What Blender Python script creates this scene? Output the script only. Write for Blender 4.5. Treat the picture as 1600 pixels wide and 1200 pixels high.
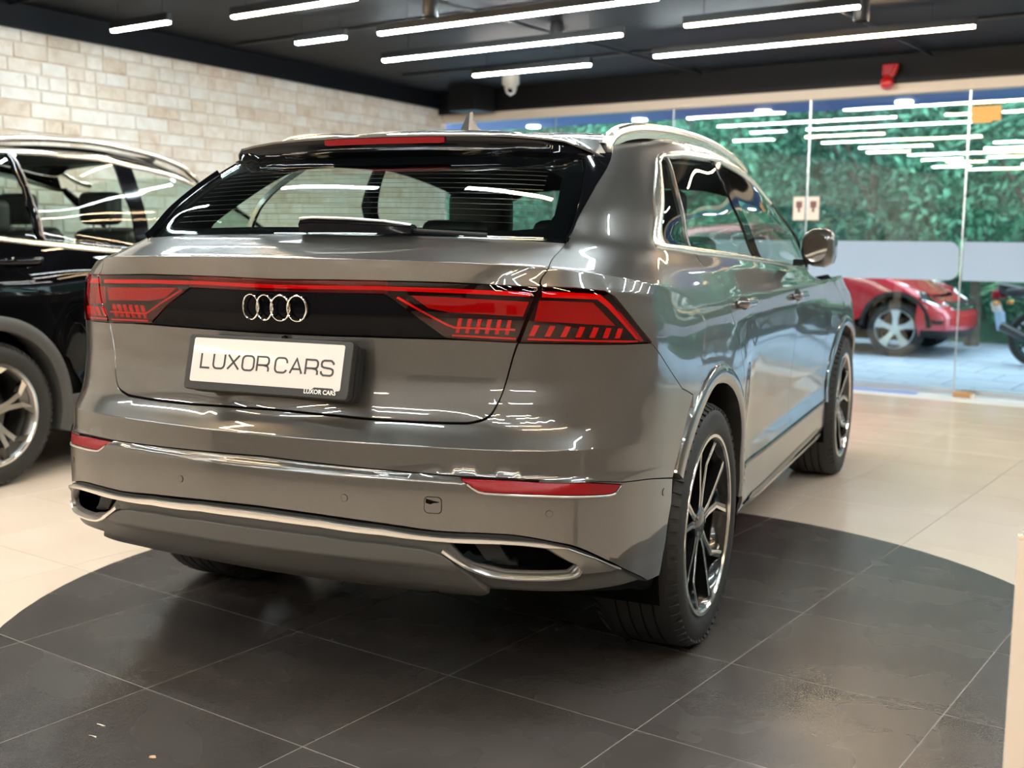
import bpy, bmesh, math, random
import numpy as np
from mathutils import Vector, Matrix
from mathutils.geometry import delaunay_2d_cdt
random.seed(7)
scene=bpy.context.scene
COL=scene.collection
for o in list(bpy.data.objects): bpy.data.objects.remove(o)
# ---------------------------------------------------------------- camera
CAM_POS=Vector((1.8501,-3.518,1.2954)); CAM_YAW=.4182; CAM_PITCH=.1269; CAM_ROLL=.0095
def _cam_axes():
    s,c=math.sin(CAM_YAW),math.cos(CAM_YAW); fw=Vector((-s,c,0)); rt=Vector((c,s,0)); up=Vector((0,0,1))
    cp,sp=math.cos(CAM_PITCH),math.sin(CAM_PITCH); f2=fw*cp-up*sp; u2=up*cp+fw*sp
    cr,sr=math.cos(CAM_ROLL),math.sin(CAM_ROLL); return rt*cr+u2*sr, u2*cr-rt*sr, f2
_r,_u,_f=_cam_axes()
cam_data=bpy.data.cameras.new('camera'); cam=bpy.data.objects.new('camera',cam_data); COL.objects.link(cam)
cam.matrix_world=Matrix(((_r.x,_u.x,-_f.x,CAM_POS.x),(_r.y,_u.y,-_f.y,CAM_POS.y),(_r.z,_u.z,-_f.z,CAM_POS.z),(0,0,0,1)))
cam_data.sensor_fit='HORIZONTAL'; cam_data.sensor_width=36; cam_data.lens=1779.3/1600*36
cam_data.clip_start=.05; cam_data.clip_end=200
cam_data.dof.use_dof=True; cam_data.dof.focus_distance=3.15; cam_data.dof.aperture_fstop=3.1
scene.camera=cam
# ---------------------------------------------------------------- sky and exposure
world=bpy.data.worlds.new('overcast_sky'); scene.world=world; world.use_nodes=True
wn=world.node_tree.nodes; wn['Background'].inputs['Color'].default_value=(.74,.87,1,1); wn['Background'].inputs['Strength'].default_value=3.6
vs=scene.view_settings; vs.view_transform='Standard'; vs.look='None'; vs.gamma=1; vs.use_curve_mapping=False; vs.exposure=0.9
scene.display_settings.display_device='sRGB'
scene.cycles.use_denoising=True
scene.cycles.max_bounces=7; scene.cycles.glossy_bounces=4; scene.cycles.transparent_max_bounces=14; scene.cycles.diffuse_bounces=3
scene.cycles.use_adaptive_sampling=True; scene.cycles.adaptive_threshold=.05
scene.cycles.sample_clamp_indirect=6; scene.cycles.caustics_reflective=False; scene.cycles.caustics_refractive=False
# ---------------------------------------------------------------- helpers
def tag(o,label=None,cat=None,group=None,kind=None):
    if label: o['label']=label
    if cat: o['category']=cat
    if group: o['group']=group
    if kind: o['kind']=kind
    return o
def empty(name,loc=(0,0,0),rz=0,parent=None):
    o=bpy.data.objects.new(name,None); COL.objects.link(o); o.location=loc; o.rotation_euler=(0,0,rz)
    if parent: o.parent=parent
    return o
def mesh_obj(name,verts,faces,mat=None,parent=None,smooth=False,normals=None,sharp=None):
    me=bpy.data.meshes.new(name); me.from_pydata([tuple(map(float,v)) for v in verts],[],[tuple(map(int,f)) for f in faces]); 
    if mat is not None: me.materials.append(mat)
    if smooth:
        me.polygons.foreach_set('use_smooth',[True]*len(me.polygons))
        if sharp is not None:
            try: me.set_sharp_from_angle(angle=math.radians(sharp))
            except Exception: pass
    me.update()
    if normals is not None: me.normals_split_custom_set_from_vertices([tuple(map(float,n)) for n in normals])
    o=bpy.data.objects.new(name,me); COL.objects.link(o)
    if parent: o.parent=parent
    return o
def copy_tree(o,parent=None):
    c=o.copy(); COL.objects.link(c); c.parent=parent
    for ch in list(o.children): copy_tree(ch,c)
    return c
class MB:
    """collects simple solids into one mesh"""
    def __init__(s): s.v=[]; s.f=[]
    def add(s,v,f):
        n=len(s.v); s.v+= [tuple(p) for p in v]; s.f+= [tuple(i+n for i in q) for q in f]; return s
    def box(s,c,d,rz=0,M=None):
        x,y,z=[k/2 for k in d]
        v=[Vector((sx*x,sy*y,sz*z)) for sx in(-1,1) for sy in(-1,1) for sz in(-1,1)]
        R=M if M is not None else Matrix.Rotation(rz,3,'Z')
        v=[R@p+Vector(c) for p in v]
        return s.add(v,[(0,1,3,2),(4,6,7,5),(0,4,5,1),(2,3,7,6),(0,2,6,4),(1,5,7,3)])
    def hexa(s,p): # 8 points: bottom 4 ccw, top 4 ccw
        return s.add(p,[(3,2,1,0),(4,5,6,7),(0,1,5,4),(1,2,6,5),(2,3,7,6),(3,0,4,7)])
    def tube(s,pts,r,n=10,closed=False,cap=True):
        pts=[Vector(p) for p in pts]; m=len(pts); rr=r if hasattr(r,'__len__') else [r]*m
        rings=[]; prev=None
        for i,p in enumerate(pts):
            if closed: t=(pts[(i+1)%m]-pts[i-1])
            else: t=pts[min(i+1,m-1)]-pts[max(i-1,0)]
            t.normalize()
            if prev is None:
                a=Vector((0,0,1)) if abs(t.z)<.9 else Vector((1,0,0)); nrm=t.cross(a).normalized()
            else:
                nrm=(prev-t*prev.dot(t)).normalized()
            prev=nrm; b=t.cross(nrm)
            rings.append([p+(nrm*math.cos(2*math.pi*k/n)+b*math.sin(2*math.pi*k/n))*rr[i] for k in range(n)])
        v=[q for r_ in rings for q in r_]; f=[]
        for i in range(m if closed else m-1):
            j=(i+1)%m
            for k in range(n): f.append((i*n+k,i*n+(k+1)%n,j*n+(k+1)%n,j*n+k))
        if cap and not closed: f+= [tuple(range(n))[::-1],tuple((m-1)*n+k for k in range(n))]
        return s.add(v,f)
    def lathe(s,prof,axis='X',n=48,c=(0,0,0),closed=False):
        # prof: list of (axial, radius)
        v=[];f=[];m=len(prof)
        for i in range(n):
            a=2*math.pi*i/n; ca,sa=math.cos(a),math.sin(a)
            for (h,r) in prof:
                p={'X':(h,r*ca,r*sa),'Y':(r*ca,h,r*sa),'Z':(r*ca,r*sa,h)}[axis]
                v.append((p[0]+c[0],p[1]+c[1],p[2]+c[2]))
        for i in range(n):
            j=(i+1)%n
            for k in range(m if closed else m-1): f.append((i*m+k,i*m+(k+1)%m,j*m+(k+1)%m,j*m+k))
        return s.add(v,f)
    def prism(s,poly,axis,h0,h1):
        # poly 2D list extruded along axis from h0 to h1
        def P(a,b,h): return {'X':(h,a,b),'Y':(a,h,b),'Z':(a,b,h)}[axis]
        n=len(poly); v=[P(a,b,h0) for a,b in poly]+[P(a,b,h1) for a,b in poly]
        f=[tuple(range(n))[::-1],tuple(range(n,2*n))]+[(i,(i+1)%n,n+(i+1)%n,n+i) for i in range(n)]
        return s.add(v,f)
    def build(s,name,mat=None,parent=None,smooth=False,sharp=40,bevel=0,subsurf=0):
        o=mesh_obj(name,s.v,s.f,mat,parent,smooth,sharp=sharp if smooth else None)
        bm=bmesh.new(); bm.from_mesh(o.data); bmesh.ops.recalc_face_normals(bm,faces=bm.faces); bm.to_mesh(o.data); bm.free()
        if bevel:
            m=o.modifiers.new('bevel','BEVEL'); m.width=bevel; m.segments=2; m.limit_method='ANGLE'; m.angle_limit=math.radians(35)
        if subsurf:
            m=o.modifiers.new('sub','SUBSURF'); m.levels=subsurf; m.render_levels=subsurf
        return o
def box_obj(name,c,d,mat,parent=None,rz=0,bevel=0,M=None): return MB().box(c,d,rz,M).build(name,mat,parent,bevel=bevel)
# ---------------------------------------------------------------- materials
def _nodes(name):
    m=bpy.data.materials.new(name); m.use_nodes=True; return m,m.node_tree.nodes,m.node_tree.links,m.node_tree.nodes['Principled BSDF']
def mat(name,col,rough=.5,metal=0,coat=0,spec=.5,emit=None,estr=0,noise=None,bump=0,bscale=40,coat_rough=.03,ior=1.5):
    m,N,L,b=_nodes(name)
    b.inputs['Base Color'].default_value=(*col,1); b.inputs['Roughness'].default_value=rough; b.inputs['Metallic'].default_value=metal
    b.inputs['Coat Weight'].default_value=coat; b.inputs['Coat Roughness'].default_value=coat_rough; b.inputs['Specular IOR Level'].default_value=spec; b.inputs['IOR'].default_value=ior
    if emit: b.inputs['Emission Color'].default_value=(*emit,1); b.inputs['Emission Strength'].default_value=estr
    if noise:
        tc=N.new('ShaderNodeTexCoord'); t=N.new('ShaderNodeTexNoise'); t.inputs['Scale'].default_value=noise[0]; t.inputs['Detail'].default_value=6
        r=N.new('ShaderNodeValToRGB'); k=noise[1]
        r.color_ramp.elements[0].position=.3; r.color_ramp.elements[1].position=.72
        r.color_ramp.elements[0].color=(*[max(0,c*(1-k)) for c in col],1); r.color_ramp.elements[1].color=(*[min(1,c*(1+k)) for c in col],1)
        L.new(tc.outputs['Object'],t.inputs['Vector']); L.new(t.outputs['Fac'],r.inputs['Fac']); L.new(r.outputs['Color'],b.inputs['Base Color'])
    if bump:
        tc=N.new('ShaderNodeTexCoord'); t=N.new('ShaderNodeTexNoise'); t.inputs['Scale'].default_value=bscale; t.inputs['Detail'].default_value=4
        bp=N.new('ShaderNodeBump'); bp.inputs['Strength'].default_value=bump; bp.inputs['Distance'].default_value=.004
        L.new(tc.outputs['Object'],t.inputs['Vector']); L.new(t.outputs['Fac'],bp.inputs['Height']); L.new(bp.outputs['Normal'],b.inputs['Normal'])
    return m
def glass(name,tint,ior=1.5,rough=0.0,refl=1.0,facing=False):
    """thin sheet glass: tinted pass-through plus Fresnel mirror"""
    m=bpy.data.materials.new(name); m.use_nodes=True; N=m.node_tree.nodes; L=m.node_tree.links; N.clear()
    o=N.new('ShaderNodeOutputMaterial'); t=N.new('ShaderNodeBsdfTransparent'); t.inputs['Color'].default_value=(*tint,1)
    g=N.new('ShaderNodeBsdfGlossy'); g.inputs['Roughness'].default_value=rough; g.inputs['Color'].default_value=(refl,refl,refl,1)
    f=N.new('ShaderNodeFresnel'); ge=N.new('ShaderNodeNewGeometry'); mi=N.new('ShaderNodeMix'); mi.inputs['A'].default_value=ior; mi.inputs['B'].default_value=1/ior; L.new(ge.outputs['Backfacing'],mi.inputs['Factor']); L.new(mi.outputs['Result'],f.inputs['IOR'])
    x=N.new('ShaderNodeMixShader')
    L.new(f.outputs[0],x.inputs[0]); L.new(t.outputs[0],x.inputs[1]); L.new(g.outputs[0],x.inputs[2]); L.new(x.outputs[0],o.inputs['Surface'])
    return m
M={}
def car_paint(name,col,metal=.55,rough=.42,flake=0,cior=1.8,spec=.5):
    m,N,L,b=_nodes(name)
    b.inputs['Base Color'].default_value=(*col,1); b.inputs['Metallic'].default_value=metal; b.inputs['Roughness'].default_value=rough
    b.inputs['Specular IOR Level'].default_value=spec; b.inputs['Coat Weight'].default_value=1; b.inputs['Coat Roughness'].default_value=.015; b.inputs['Coat IOR'].default_value=cior
    if flake:
        tc=N.new('ShaderNodeTexCoord'); t=N.new('ShaderNodeTexVoronoi'); t.inputs['Scale'].default_value=900
        mx=N.new('ShaderNodeMix'); mx.data_type='RGBA'; mx.inputs['A'].default_value=(*col,1); mx.inputs['B'].default_value=(*[c*1.35 for c in col],1)
        L.new(tc.outputs['Object'],t.inputs['Vector']); L.new(t.outputs['Color'],mx.inputs['Factor']); L.new(mx.outputs['Result'],b.inputs['Base Color'])
    return m
M['paint']=car_paint('grey_metallic_paint',(.062,.057,.051),.5,.30,1)
M['black_gloss']=mat('gloss_black',(.003,.003,.004),.06,ior=1.38)
M['black_paint']=car_paint('black_paint',(.0015,.0015,.002),0,.3,0,1.36,0)
M['black_plastic']=mat('black_plastic',(.012,.012,.012),.55,spec=.3)
M['black_face']=mat('black_fascia',(.002,.002,.003),.05,ior=1.2)
M['void']=mat('dark_cavity',(.003,.003,.003),.9,spec=.03)
M['grey_plastic']=mat('grey_plastic_trim',(.060,.057,.052),.42,bump=.1,bscale=400)
M['frame']=mat('dark_plate_frame',(.028,.026,.024),.45,spec=.35)
M['clad']=mat('charcoal_cladding',(.06,.058,.055),.55,bump=.1,bscale=300)
M['satin']=mat('satin_silver',(.74,.71,.67),.30,metal=1)
M['satin_dark']=mat('satin_grey_trim',(.26,.25,.235),.35,metal=.8)
M['chrome']=mat('chrome',(.86,.85,.83),.06,metal=1)
M['mirror']=mat('tinted_mirror',(.30,.29,.27),.04,metal=1)
M['champagne']=mat('bright_window_trim',(.92,.84,.72),.27,metal=1)
M['rubber']=mat('tyre_rubber',(.014,.013,.012),.62,bump=.15,bscale=250)
M['rubber_mark']=mat('tyre_moulded_lettering',(.035,.033,.031),.7)
M['rim_black']=mat('gloss_black_wheel',(.006,.006,.006),.18,coat=.7)
M['rim_cut']=mat('machined_alloy',(.80,.77,.71),.18,metal=1)
M['rim_grey']=mat('grey_alloy',(.22,.21,.20),.3,metal=.9)
M['disc']=mat('brake_disc',(.25,.24,.23),.35,metal=1)
M['lens']=glass('red_lamp_lens',(.86,.035,.03),1.5)
M['lens_dark']=glass('smoked_red_lens',(.42,.015,.02),1.5)
M['red_in']=mat('lamp_reflector_red',(.26,.004,.006),.25,coat=.2)
M['red_bright']=mat('lamp_light_guide',(.50,.012,.010),.2,coat=.2,emit=(1,.03,.02),estr=.02)
M['red_deep']=mat('lamp_housing_red',(.07,.002,.003),.3,coat=.2)
M['red_reflex']=mat('red_reflector',(.20,.002,.005),.22,spec=.3,bump=.2,bscale=700)
M['plate']=mat('number_plate_white',(.60,.53,.49),.3,coat=.2)
M['ink']=mat('plate_lettering',(.02,.02,.02),.4)
M['white_ink']=mat('white_lettering',(.8,.78,.74),.4)
M['tint']=glass('privacy_glass',(.74,.83,.78),1.5)
M['tint_clear']=glass('green_tinted_glass',(.80,.90,.85),1.5)
M['screen']=glass('rear_window_glass',(.74,.84,.79),1.5)
M['cabin']=mat('dark_cabin_trim',(.006,.006,.006),.8,spec=.1)
M['seat']=mat('black_leather_seat',(.014,.013,.013),.5,bump=.2,bscale=120)
M['liner']=mat('grey_headliner',(.06,.06,.058),.9)
# ---------------------------------------------------------------- room frame
TH=-.1992
LX=Vector((math.cos(TH),math.sin(TH),0)); FX=Vector((-math.sin(TH),math.cos(TH),0))
def room(l,f,z=0): return LX*l+FX*f+Vector((0,0,z))
# ---------------------------------------------------------------- the showroom
GF=7.05; CEIL=2.88; WALLZ=2.71
M['beige']=None
def tile_mat(name,c0,c1,rough0,rough1,scale,bump,coat=0,vein=0):
    m,N,L,b=_nodes(name); tc=N.new('ShaderNodeTexCoord'); oi=N.new('ShaderNodeObjectInfo')
    t=N.new('ShaderNodeTexNoise'); t.inputs['Scale'].default_value=scale; t.inputs['Detail'].default_value=2; t.inputs['Roughness'].default_value=.5
    ad=N.new('ShaderNodeVectorMath'); ad.operation='ADD'; L.new(tc.outputs['Object'],ad.inputs[0]); L.new(oi.outputs['Random'],ad.inputs[1]); L.new(ad.outputs[0],t.inputs['Vector'])
    r=N.new('ShaderNodeValToRGB'); r.color_ramp.elements[0].position=.2; r.color_ramp.elements[1].position=.82; r.color_ramp.elements[0].color=(*c0,1); r.color_ramp.elements[1].color=(*c1,1)
    L.new(t.outputs['Fac'],r.inputs['Fac']); L.new(r.outputs['Color'],b.inputs['Base Color'])
    mr=N.new('ShaderNodeMapRange'); mr.inputs['To Min'].default_value=rough0; mr.inputs['To Max'].default_value=rough1; L.new(t.outputs['Fac'],mr.inputs['Value']); L.new(mr.outputs[0],b.inputs['Roughness'])
    if bump:
        w=N.new('ShaderNodeTexNoise'); w.inputs['Scale'].default_value=3.0; v=N.new('ShaderNodeTexWave'); v.inputs['Scale'].default_value=26; v.inputs['Distortion'].default_value=14; v.inputs['Detail'].default_value=2; v.inputs['Detail Scale'].default_value=2.2
        L.new(tc.outputs['Object'],v.inputs['Vector'])
        bp=N.new('ShaderNodeBump'); bp.inputs['Strength'].default_value=bump; bp.inputs['Distance'].default_value=.002; L.new(v.outputs['Fac'],bp.inputs['Height']); L.new(bp.outputs['Normal'],b.inputs['Normal'])
    b.inputs['Coat Weight'].default_value=coat; b.inputs['Coat Roughness'].default_value=.12
    return m
M['beige']=tile_mat('polished_beige_tile',(.72,.575,.455),(.79,.655,.535),.10,.20,2.2,0)
M['slate']=tile_mat('dark_leathered_tile',(.046,.039,.036),(.080,.069,.063),.24,.30,3,.05)
M['grout']=mat('pale_grout',(.30,.25,.21),.8)
M['dark_grout']=mat('grey_grout',(.24,.215,.19),.8)
M['plaster']=mat('taupe_plaster',(.26,.225,.19),.8,noise=(3,.06))
M['ceil']=mat('dark_ceiling_paint',(.005,.006,.009),.6,spec=.2,noise=(2,.2))
M['beam']=mat('black_beam_paint',(.007,.007,.008),.55,spec=.25)
M['cream']=mat('cream_lintel',(.62,.52,.42),.5)
M['conduit']=mat('black_conduit',(.008,.008,.009),.4)
M['alu']=mat('brushed_aluminium',(.72,.76,.80),.3,metal=1)
M['mortar']=mat('pale_mortar',(.68,.59,.50),.9)
M['film']=None
TL,TF=.635,.598; L0,F0=.478,-.532   # tile grid
RL0,RL1,RF0=-9.0,5.2,-7.0
DISC_C=Vector((.4559,-.0215)); DISC_R=1.837
fl=MB().hexa([room(RL0,RF0,-.2),room(RL1,RF0,-.2),room(RL1,GF+.05,-.2),room(RL0,GF+.05,-.2),room(RL0,RF0,-.001),room(RL1,RF0,-.001),room(RL1,GF+.05,-.001),room(RL0,GF+.05,-.001)]).build('floor',M['grout']); tag(fl,'cream tiled showroom floor with dark round display area','floor',kind='structure')
tile_mesh=None
def beige_tile(name,l0,f0,w,h,parent):
    g=.0018; b=.0015
    top=[(l0+g+b,f0+g+b),(l0+w-g-b,f0+g+b),(l0+w-g-b,f0+h-g-b),(l0+g+b,f0+h-g-b)]; bot=[(l0+g,f0+g),(l0+w-g,f0+g),(l0+w-g,f0+h-g),(l0+g,f0+h-g)]
    v=[room(*p,-.009) for p in bot]+[room(*p,-b) for p in bot]+[room(*p,0) for p in top]
    return v,[(0,1,5,4),(1,2,6,5),(2,3,7,6),(3,0,4,7),(4,5,9,8),(5,6,10,9),(6,7,11,10),(7,4,8,11),(8,9,10,11)]
rest=MB(); wall_d=Vector((.087,.9962,0)); wall_p=Vector((-4.64,2.40,0)); wall_n=Vector((.9962,-.087,0))
i0,i1=int((RL0-L0)//TL),int((RL1-L0)//TL)+1; j0,j1=int((RF0-F0)//TF),int((GF-.42-F0)//TF)+1
proto=None
def seen(l,f):
    p=room(l,f)-Vector((CAM_POS.x,CAM_POS.y,0)); d=p.dot(Vector((_f.x,_f.y,0)).normalized()); s=p.dot(Vector((_r.x,_r.y,0)).normalized()); return d>1.3 and abs(s)<d*.60+.7
for i in range(i0,i1):
    for j in range(j0,j1):
        l,f=L0+i*TL,F0+j*TF; h=min(TF,GF-.42-f)
        c=room(l+TL/2,f+TF/2)
        if (c-wall_p).dot(wall_n)<-.4: continue
        inside=all((Vector((q.x,q.y))-DISC_C).length<DISC_R-.02 for q in (room(l,f),room(l+TL,f),room(l,f+TF),room(l+TL,f+TF)))
        if inside: continue
        if h<TF-.01 or not seen(l+TL/2,f+TF/2):
            rest.add(*beige_tile('t',l,f,TL,h,None)); continue
        if proto is None:
            v,fc=beige_tile('t',0,0,TL,TF,None); proto=mesh_obj('floor_tile',v,fc,M['beige'],fl); proto.location=room(l,f)
        else:
            o=proto.copy(); COL.objects.link(o); o.location=room(l,f)
o=rest.build('floor_tile_field',M['beige'],fl); tag(o,kind='stuff')
# dark disc
def clip_poly(poly,circ):
    out=poly
    n=len(circ)
    for k in range(n):
        a=circ[k]; b=circ[(k+1)%n]; src=out; out=[]
        def ins(p): return (b[0]-a[0])*(p[1]-a[1])-(b[1]-a[1])*(p[0]-a[0])>=0
        for m_ in range(len(src)):
            p,q=src[m_-1],src[m_]
            ip,iq=ins(p),ins(q)
            if ip!=iq:
                d1=(b[0]-a[0])*(p[1]-a[1])-(b[1]-a[1])*(p[0]-a[0]); d2=(b[0]-a[0])*(q[1]-a[1])-(b[1]-a[1])*(q[0]-a[0]); t=d1/(d1-d2); out.append((p[0]+(q[0]-p[0])*t,p[1]+(q[1]-p[1])*t))
            if iq: out.append(q)
        if not out: return []
    return out
circ=[(DISC_C.x+DISC_R*math.cos(2*math.pi*k/160),DISC_C.y+DISC_R*math.sin(2*math.pi*k/160)) for k in range(160)]
disc=MB().lathe([(-.006,0),(-.006,DISC_R),(.0018,DISC_R),(.0024,DISC_R-.002),(.0024,0)],'Z',160,(DISC_C.x,DISC_C.y,0)).build('display_disc',M['dark_grout'],fl)
c4=[circ[k] for k in range(0,160,2)]
for i in range(-5,5):
    for j in range(-5,5):
        l,f=L0+i*TL,F0+j*TF; g=.0019
        q=[room(l+g,f+g),room(l+TL-g,f+g),room(l+TL-g,f+TF-g),room(l+g,f+TF-g)]
        p=clip_poly([(a.x,a.y) for a in q],c4)
        if len(p)<3 or abs(poly_a(p))<.004 if False else len(p)<3: continue
        cx=sum(a[0] for a in p)/len(p); cy=sum(a[1] for a in p)/len(p)
        MB().prism([(a-cx,b-cy) for a,b in p],'Z',0,.0024).build('dark_floor_tile',M['slate'],disc).location=(cx,cy,.0006)
# threshold strip before the glass
box=lambda n,l0,l1,f0,f1,z0,z1,m,parent=None,bevel=0: MB().hexa([room(l0,f0,z0),room(l1,f0,z0),room(l1,f1,z0),room(l0,f1,z0),room(l0,f0,z1),room(l1,f0,z1),room(l1,f1,z1),room(l0,f1,z1)]).build(n,m,parent,bevel=bevel)
M['sillstone']=mat('white_threshold_stone',(.80,.80,.78),.25,noise=(4,.05))
box('threshold_slab',-5.7,RL1,GF-.425,GF+.02,-.008,.004,M['sillstone'],fl)
box('threshold_rail',-5.7,RL1,GF-.10,GF-.05,.004,.012,M['alu'],fl)
# ceiling, beams, walls
ce=box('ceiling',RL0,RL1,RF0,GF+.2,CEIL,CEIL+.15,M['ceil']); tag(ce,'black painted showroom ceiling','ceiling',kind='structure')
bm1=box('trim_1',-5.9,RL1,GF-.12,GF+.12,2.645,CEIL,M['beam']); tag(bm1,'black beam above the glass front','beam',kind='structure')
bm2=box('trim_2',-5.62,RL1,GF-.07,GF+.07,2.56,2.645,M['cream']); tag(bm2,'cream strip along the top of the glass front','trim',kind='structure')
for k,(l,lab) in enumerate(((-2.4,'thin black conduit running into the room above the rear window'),(-.3,'thin black conduit running into the room left of the red alarm'),(1.0,'thin black conduit running into the room near the right edge'))): tag(MB().tube([room(l,-6,2.842),room(l,6.85,2.842)],.012,8).build('ceiling_conduit',M['conduit'],None,True),lab,'conduit','conduits under the ceiling')
for f,lab in ((1.5,'thick black conduit across the ceiling nearest the camera'),(3.5,'thick black conduit across the ceiling, middle one'),(5.6,'thick black conduit across the ceiling before the beam')): tag(MB().tube([room(-5,f,2.866),room(5,f,2.866)],.012,8).build('ceiling_conduit',M['conduit'],None,True),lab,'conduit','conduits under the ceiling')
wb=box('wall_back',RL0,RL1,RF0-.1,RF0,0,CEIL,M['plaster']); tag(wb,'taupe plaster wall behind the camera','wall',kind='structure')
wr=box('wall_right',RL1,RL1+.1,RF0,GF+.1,0,CEIL,M['plaster']); tag(wr,'taupe plaster wall on the right side','wall',kind='structure')
for k,(l,w) in enumerate(((-3.2,1.2),(-1.2,.9),(.9,1.4),(2.9,.9))):
    fr=box('wall_picture',l-w/2,l+w/2,RF0,RF0+.04,1.0,1.95,M['black_plastic']); tag(fr,('dark framed picture on the back wall, '+('first from the brick wall','second from the brick wall','third from the brick wall','furthest from the brick wall')[k]),'picture',group='framed pictures on the back wall')
# brick wall
wl_len=15.0; wl_start=wall_p-wall_d*10.0
def wp(s,z,dn=0): return wall_p+wall_d*s+wall_n*dn+Vector((0,0,z))
s0,s1=-9.6,(GF-wall_p.dot(FX))/wall_d.dot(FX)+.05
wl=MB().hexa([wp(s0,0,-.15),wp(s1,0,-.15),wp(s1,0,0),wp(s0,0,0),wp(s0,CEIL,-.15),wp(s1,CEIL,-.15),wp(s1,CEIL,0),wp(s0,CEIL,0)]).build('wall_left',M['mortar']); tag(wl,'pale whitewashed brick wall on the left','wall',kind='structure')
MB().hexa([wp(s0,WALLZ,0),wp(s1,WALLZ,0),wp(s1,WALLZ,.03),wp(s0,WALLZ,.03),wp(s0,CEIL,0),wp(s1,CEIL,0),wp(s1,CEIL,.03),wp(s0,CEIL,.03)]).build('wall_top_band',M['ceil'],wl)
def brick_mat(name,c,c2):
    m,N,L,b=_nodes(name); tc=N.new('ShaderNodeTexCoord'); oi=N.new('ShaderNodeObjectInfo'); t=N.new('ShaderNodeTexNoise'); t.inputs['Scale'].default_value=9; t.inputs['Detail'].default_value=7; t.inputs['Roughness'].default_value=.65
    ad=N.new('ShaderNodeVectorMath'); ad.operation='ADD'; L.new(tc.outputs['Object'],ad.inputs[0]); L.new(oi.outputs['Location'],ad.inputs[1]); L.new(ad.outputs[0],t.inputs['Vector'])
    r=N.new('ShaderNodeValToRGB'); r.color_ramp.elements[0].position=.33; r.color_ramp.elements[1].position=.60; r.color_ramp.elements[0].color=(*c2,1); r.color_ramp.elements[1].color=(*c,1); L.new(t.outputs['Fac'],r.inputs['Fac']); L.new(r.outputs['Color'],b.inputs['Base Color'])
    bp=N.new('ShaderNodeBump'); bp.inputs['Strength'].default_value=.5; bp.inputs['Distance'].default_value=.01; L.new(t.outputs['Fac'],bp.inputs['Height']); L.new(bp.outputs['Normal'],b.inputs['Normal']); b.inputs['Roughness'].default_value=.85
    return m
BM=[brick_mat('whitewashed_brick',(.87,.82,.75),(.74,.63,.52)),brick_mat('cream_brick',(.84,.76,.67),(.68,.55,.43)),brick_mat('tan_brick',(.78,.68,.57),(.60,.46,.34)),brick_mat('pale_grey_brick',(.86,.83,.78),(.76,.69,.60))]
rnd=random.Random(3)
def brick_mesh(w,h,k):
    r=random.Random(k); b=.006; d=.014
    j=lambda a:a+r.uniform(-.003,.003)
    base=[(0,0),(w,0),(w,h),(0,h)]; top=[(j(b),j(b)),(j(w-b),j(b)),(j(w-b),j(h-b)),(j(b),j(h-b))]
    me=bpy.data.meshes.new('brick'); v=[(a,0,c) for a,c in base]+[(a,-d+r.uniform(-.003,.003),c) for a,c in top]
    me.from_pydata(v,[],[(0,1,5,4),(1,2,6,5),(2,3,7,6),(3,0,4,7),(4,5,6,7)]); me.update(); return me
brick_lib={}
far=MB(); nb=0; z=0.0; row=0; cand=[]
hs=[.098,.110,.090,.104]
while z<WALLZ-.02:
    h=min(hs[row%4],WALLZ-z); s=s0+rnd.uniform(0,.2)
    while s<s1-.05:
        w=min(rnd.choice([.10,.16,.22,.28,.34]),s1-s)
        cand.append((s,z,w,h,row)); s+=w
    z+=h; row+=1
def vis_brick(s,z): return z>1.45 and -1.35<s<s1+.2
rot=math.atan2(wall_d.y,wall_d.x)
vis=[c for c in cand if vis_brick(c[0],c[1])]
vis.sort(key=lambda c:(wp(c[0],c[1])-CAM_POS).length/max(c[2],.1)**.5); keep=set(id(c) for c in vis[:300])
for c in cand:
    s,z,w,h,row=c
    if id(c) in keep:
        key=(round(w,2),round(h,3),rnd.randrange(3),rnd.choice((0,0,0,1,1,2,3,3)))
        if key not in brick_lib:
            brick_lib[key]=brick_mesh(w-.006,h-.006,hash(key)&0xffff); brick_lib[key].materials.append(BM[key[3]])
        o=bpy.data.objects.new('brick',brick_lib[key]); COL.objects.link(o); o.location=wp(s+.003,z+.003,0); o.rotation_euler=(0,0,rot); o.parent=wl
    else:
        a=.003; p=[wp(s+a,z+a,0),wp(s+w-a,z+a,0),wp(s+w-a,z+h-a,0),wp(s+a,z+h-a,0)]; b=.008; q=[wp(s+b,z+b,.013),wp(s+w-b,z+b,.013),wp(s+w-b,z+h-b,.013),wp(s+b,z+h-b,.013)]
        far.add(p+q,[(0,1,5,4),(1,2,6,5),(2,3,7,6),(3,0,4,7),(4,5,6,7)])
o=far.build('brick_field',BM[0],wl); tag(o,kind='stuff')
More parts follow.
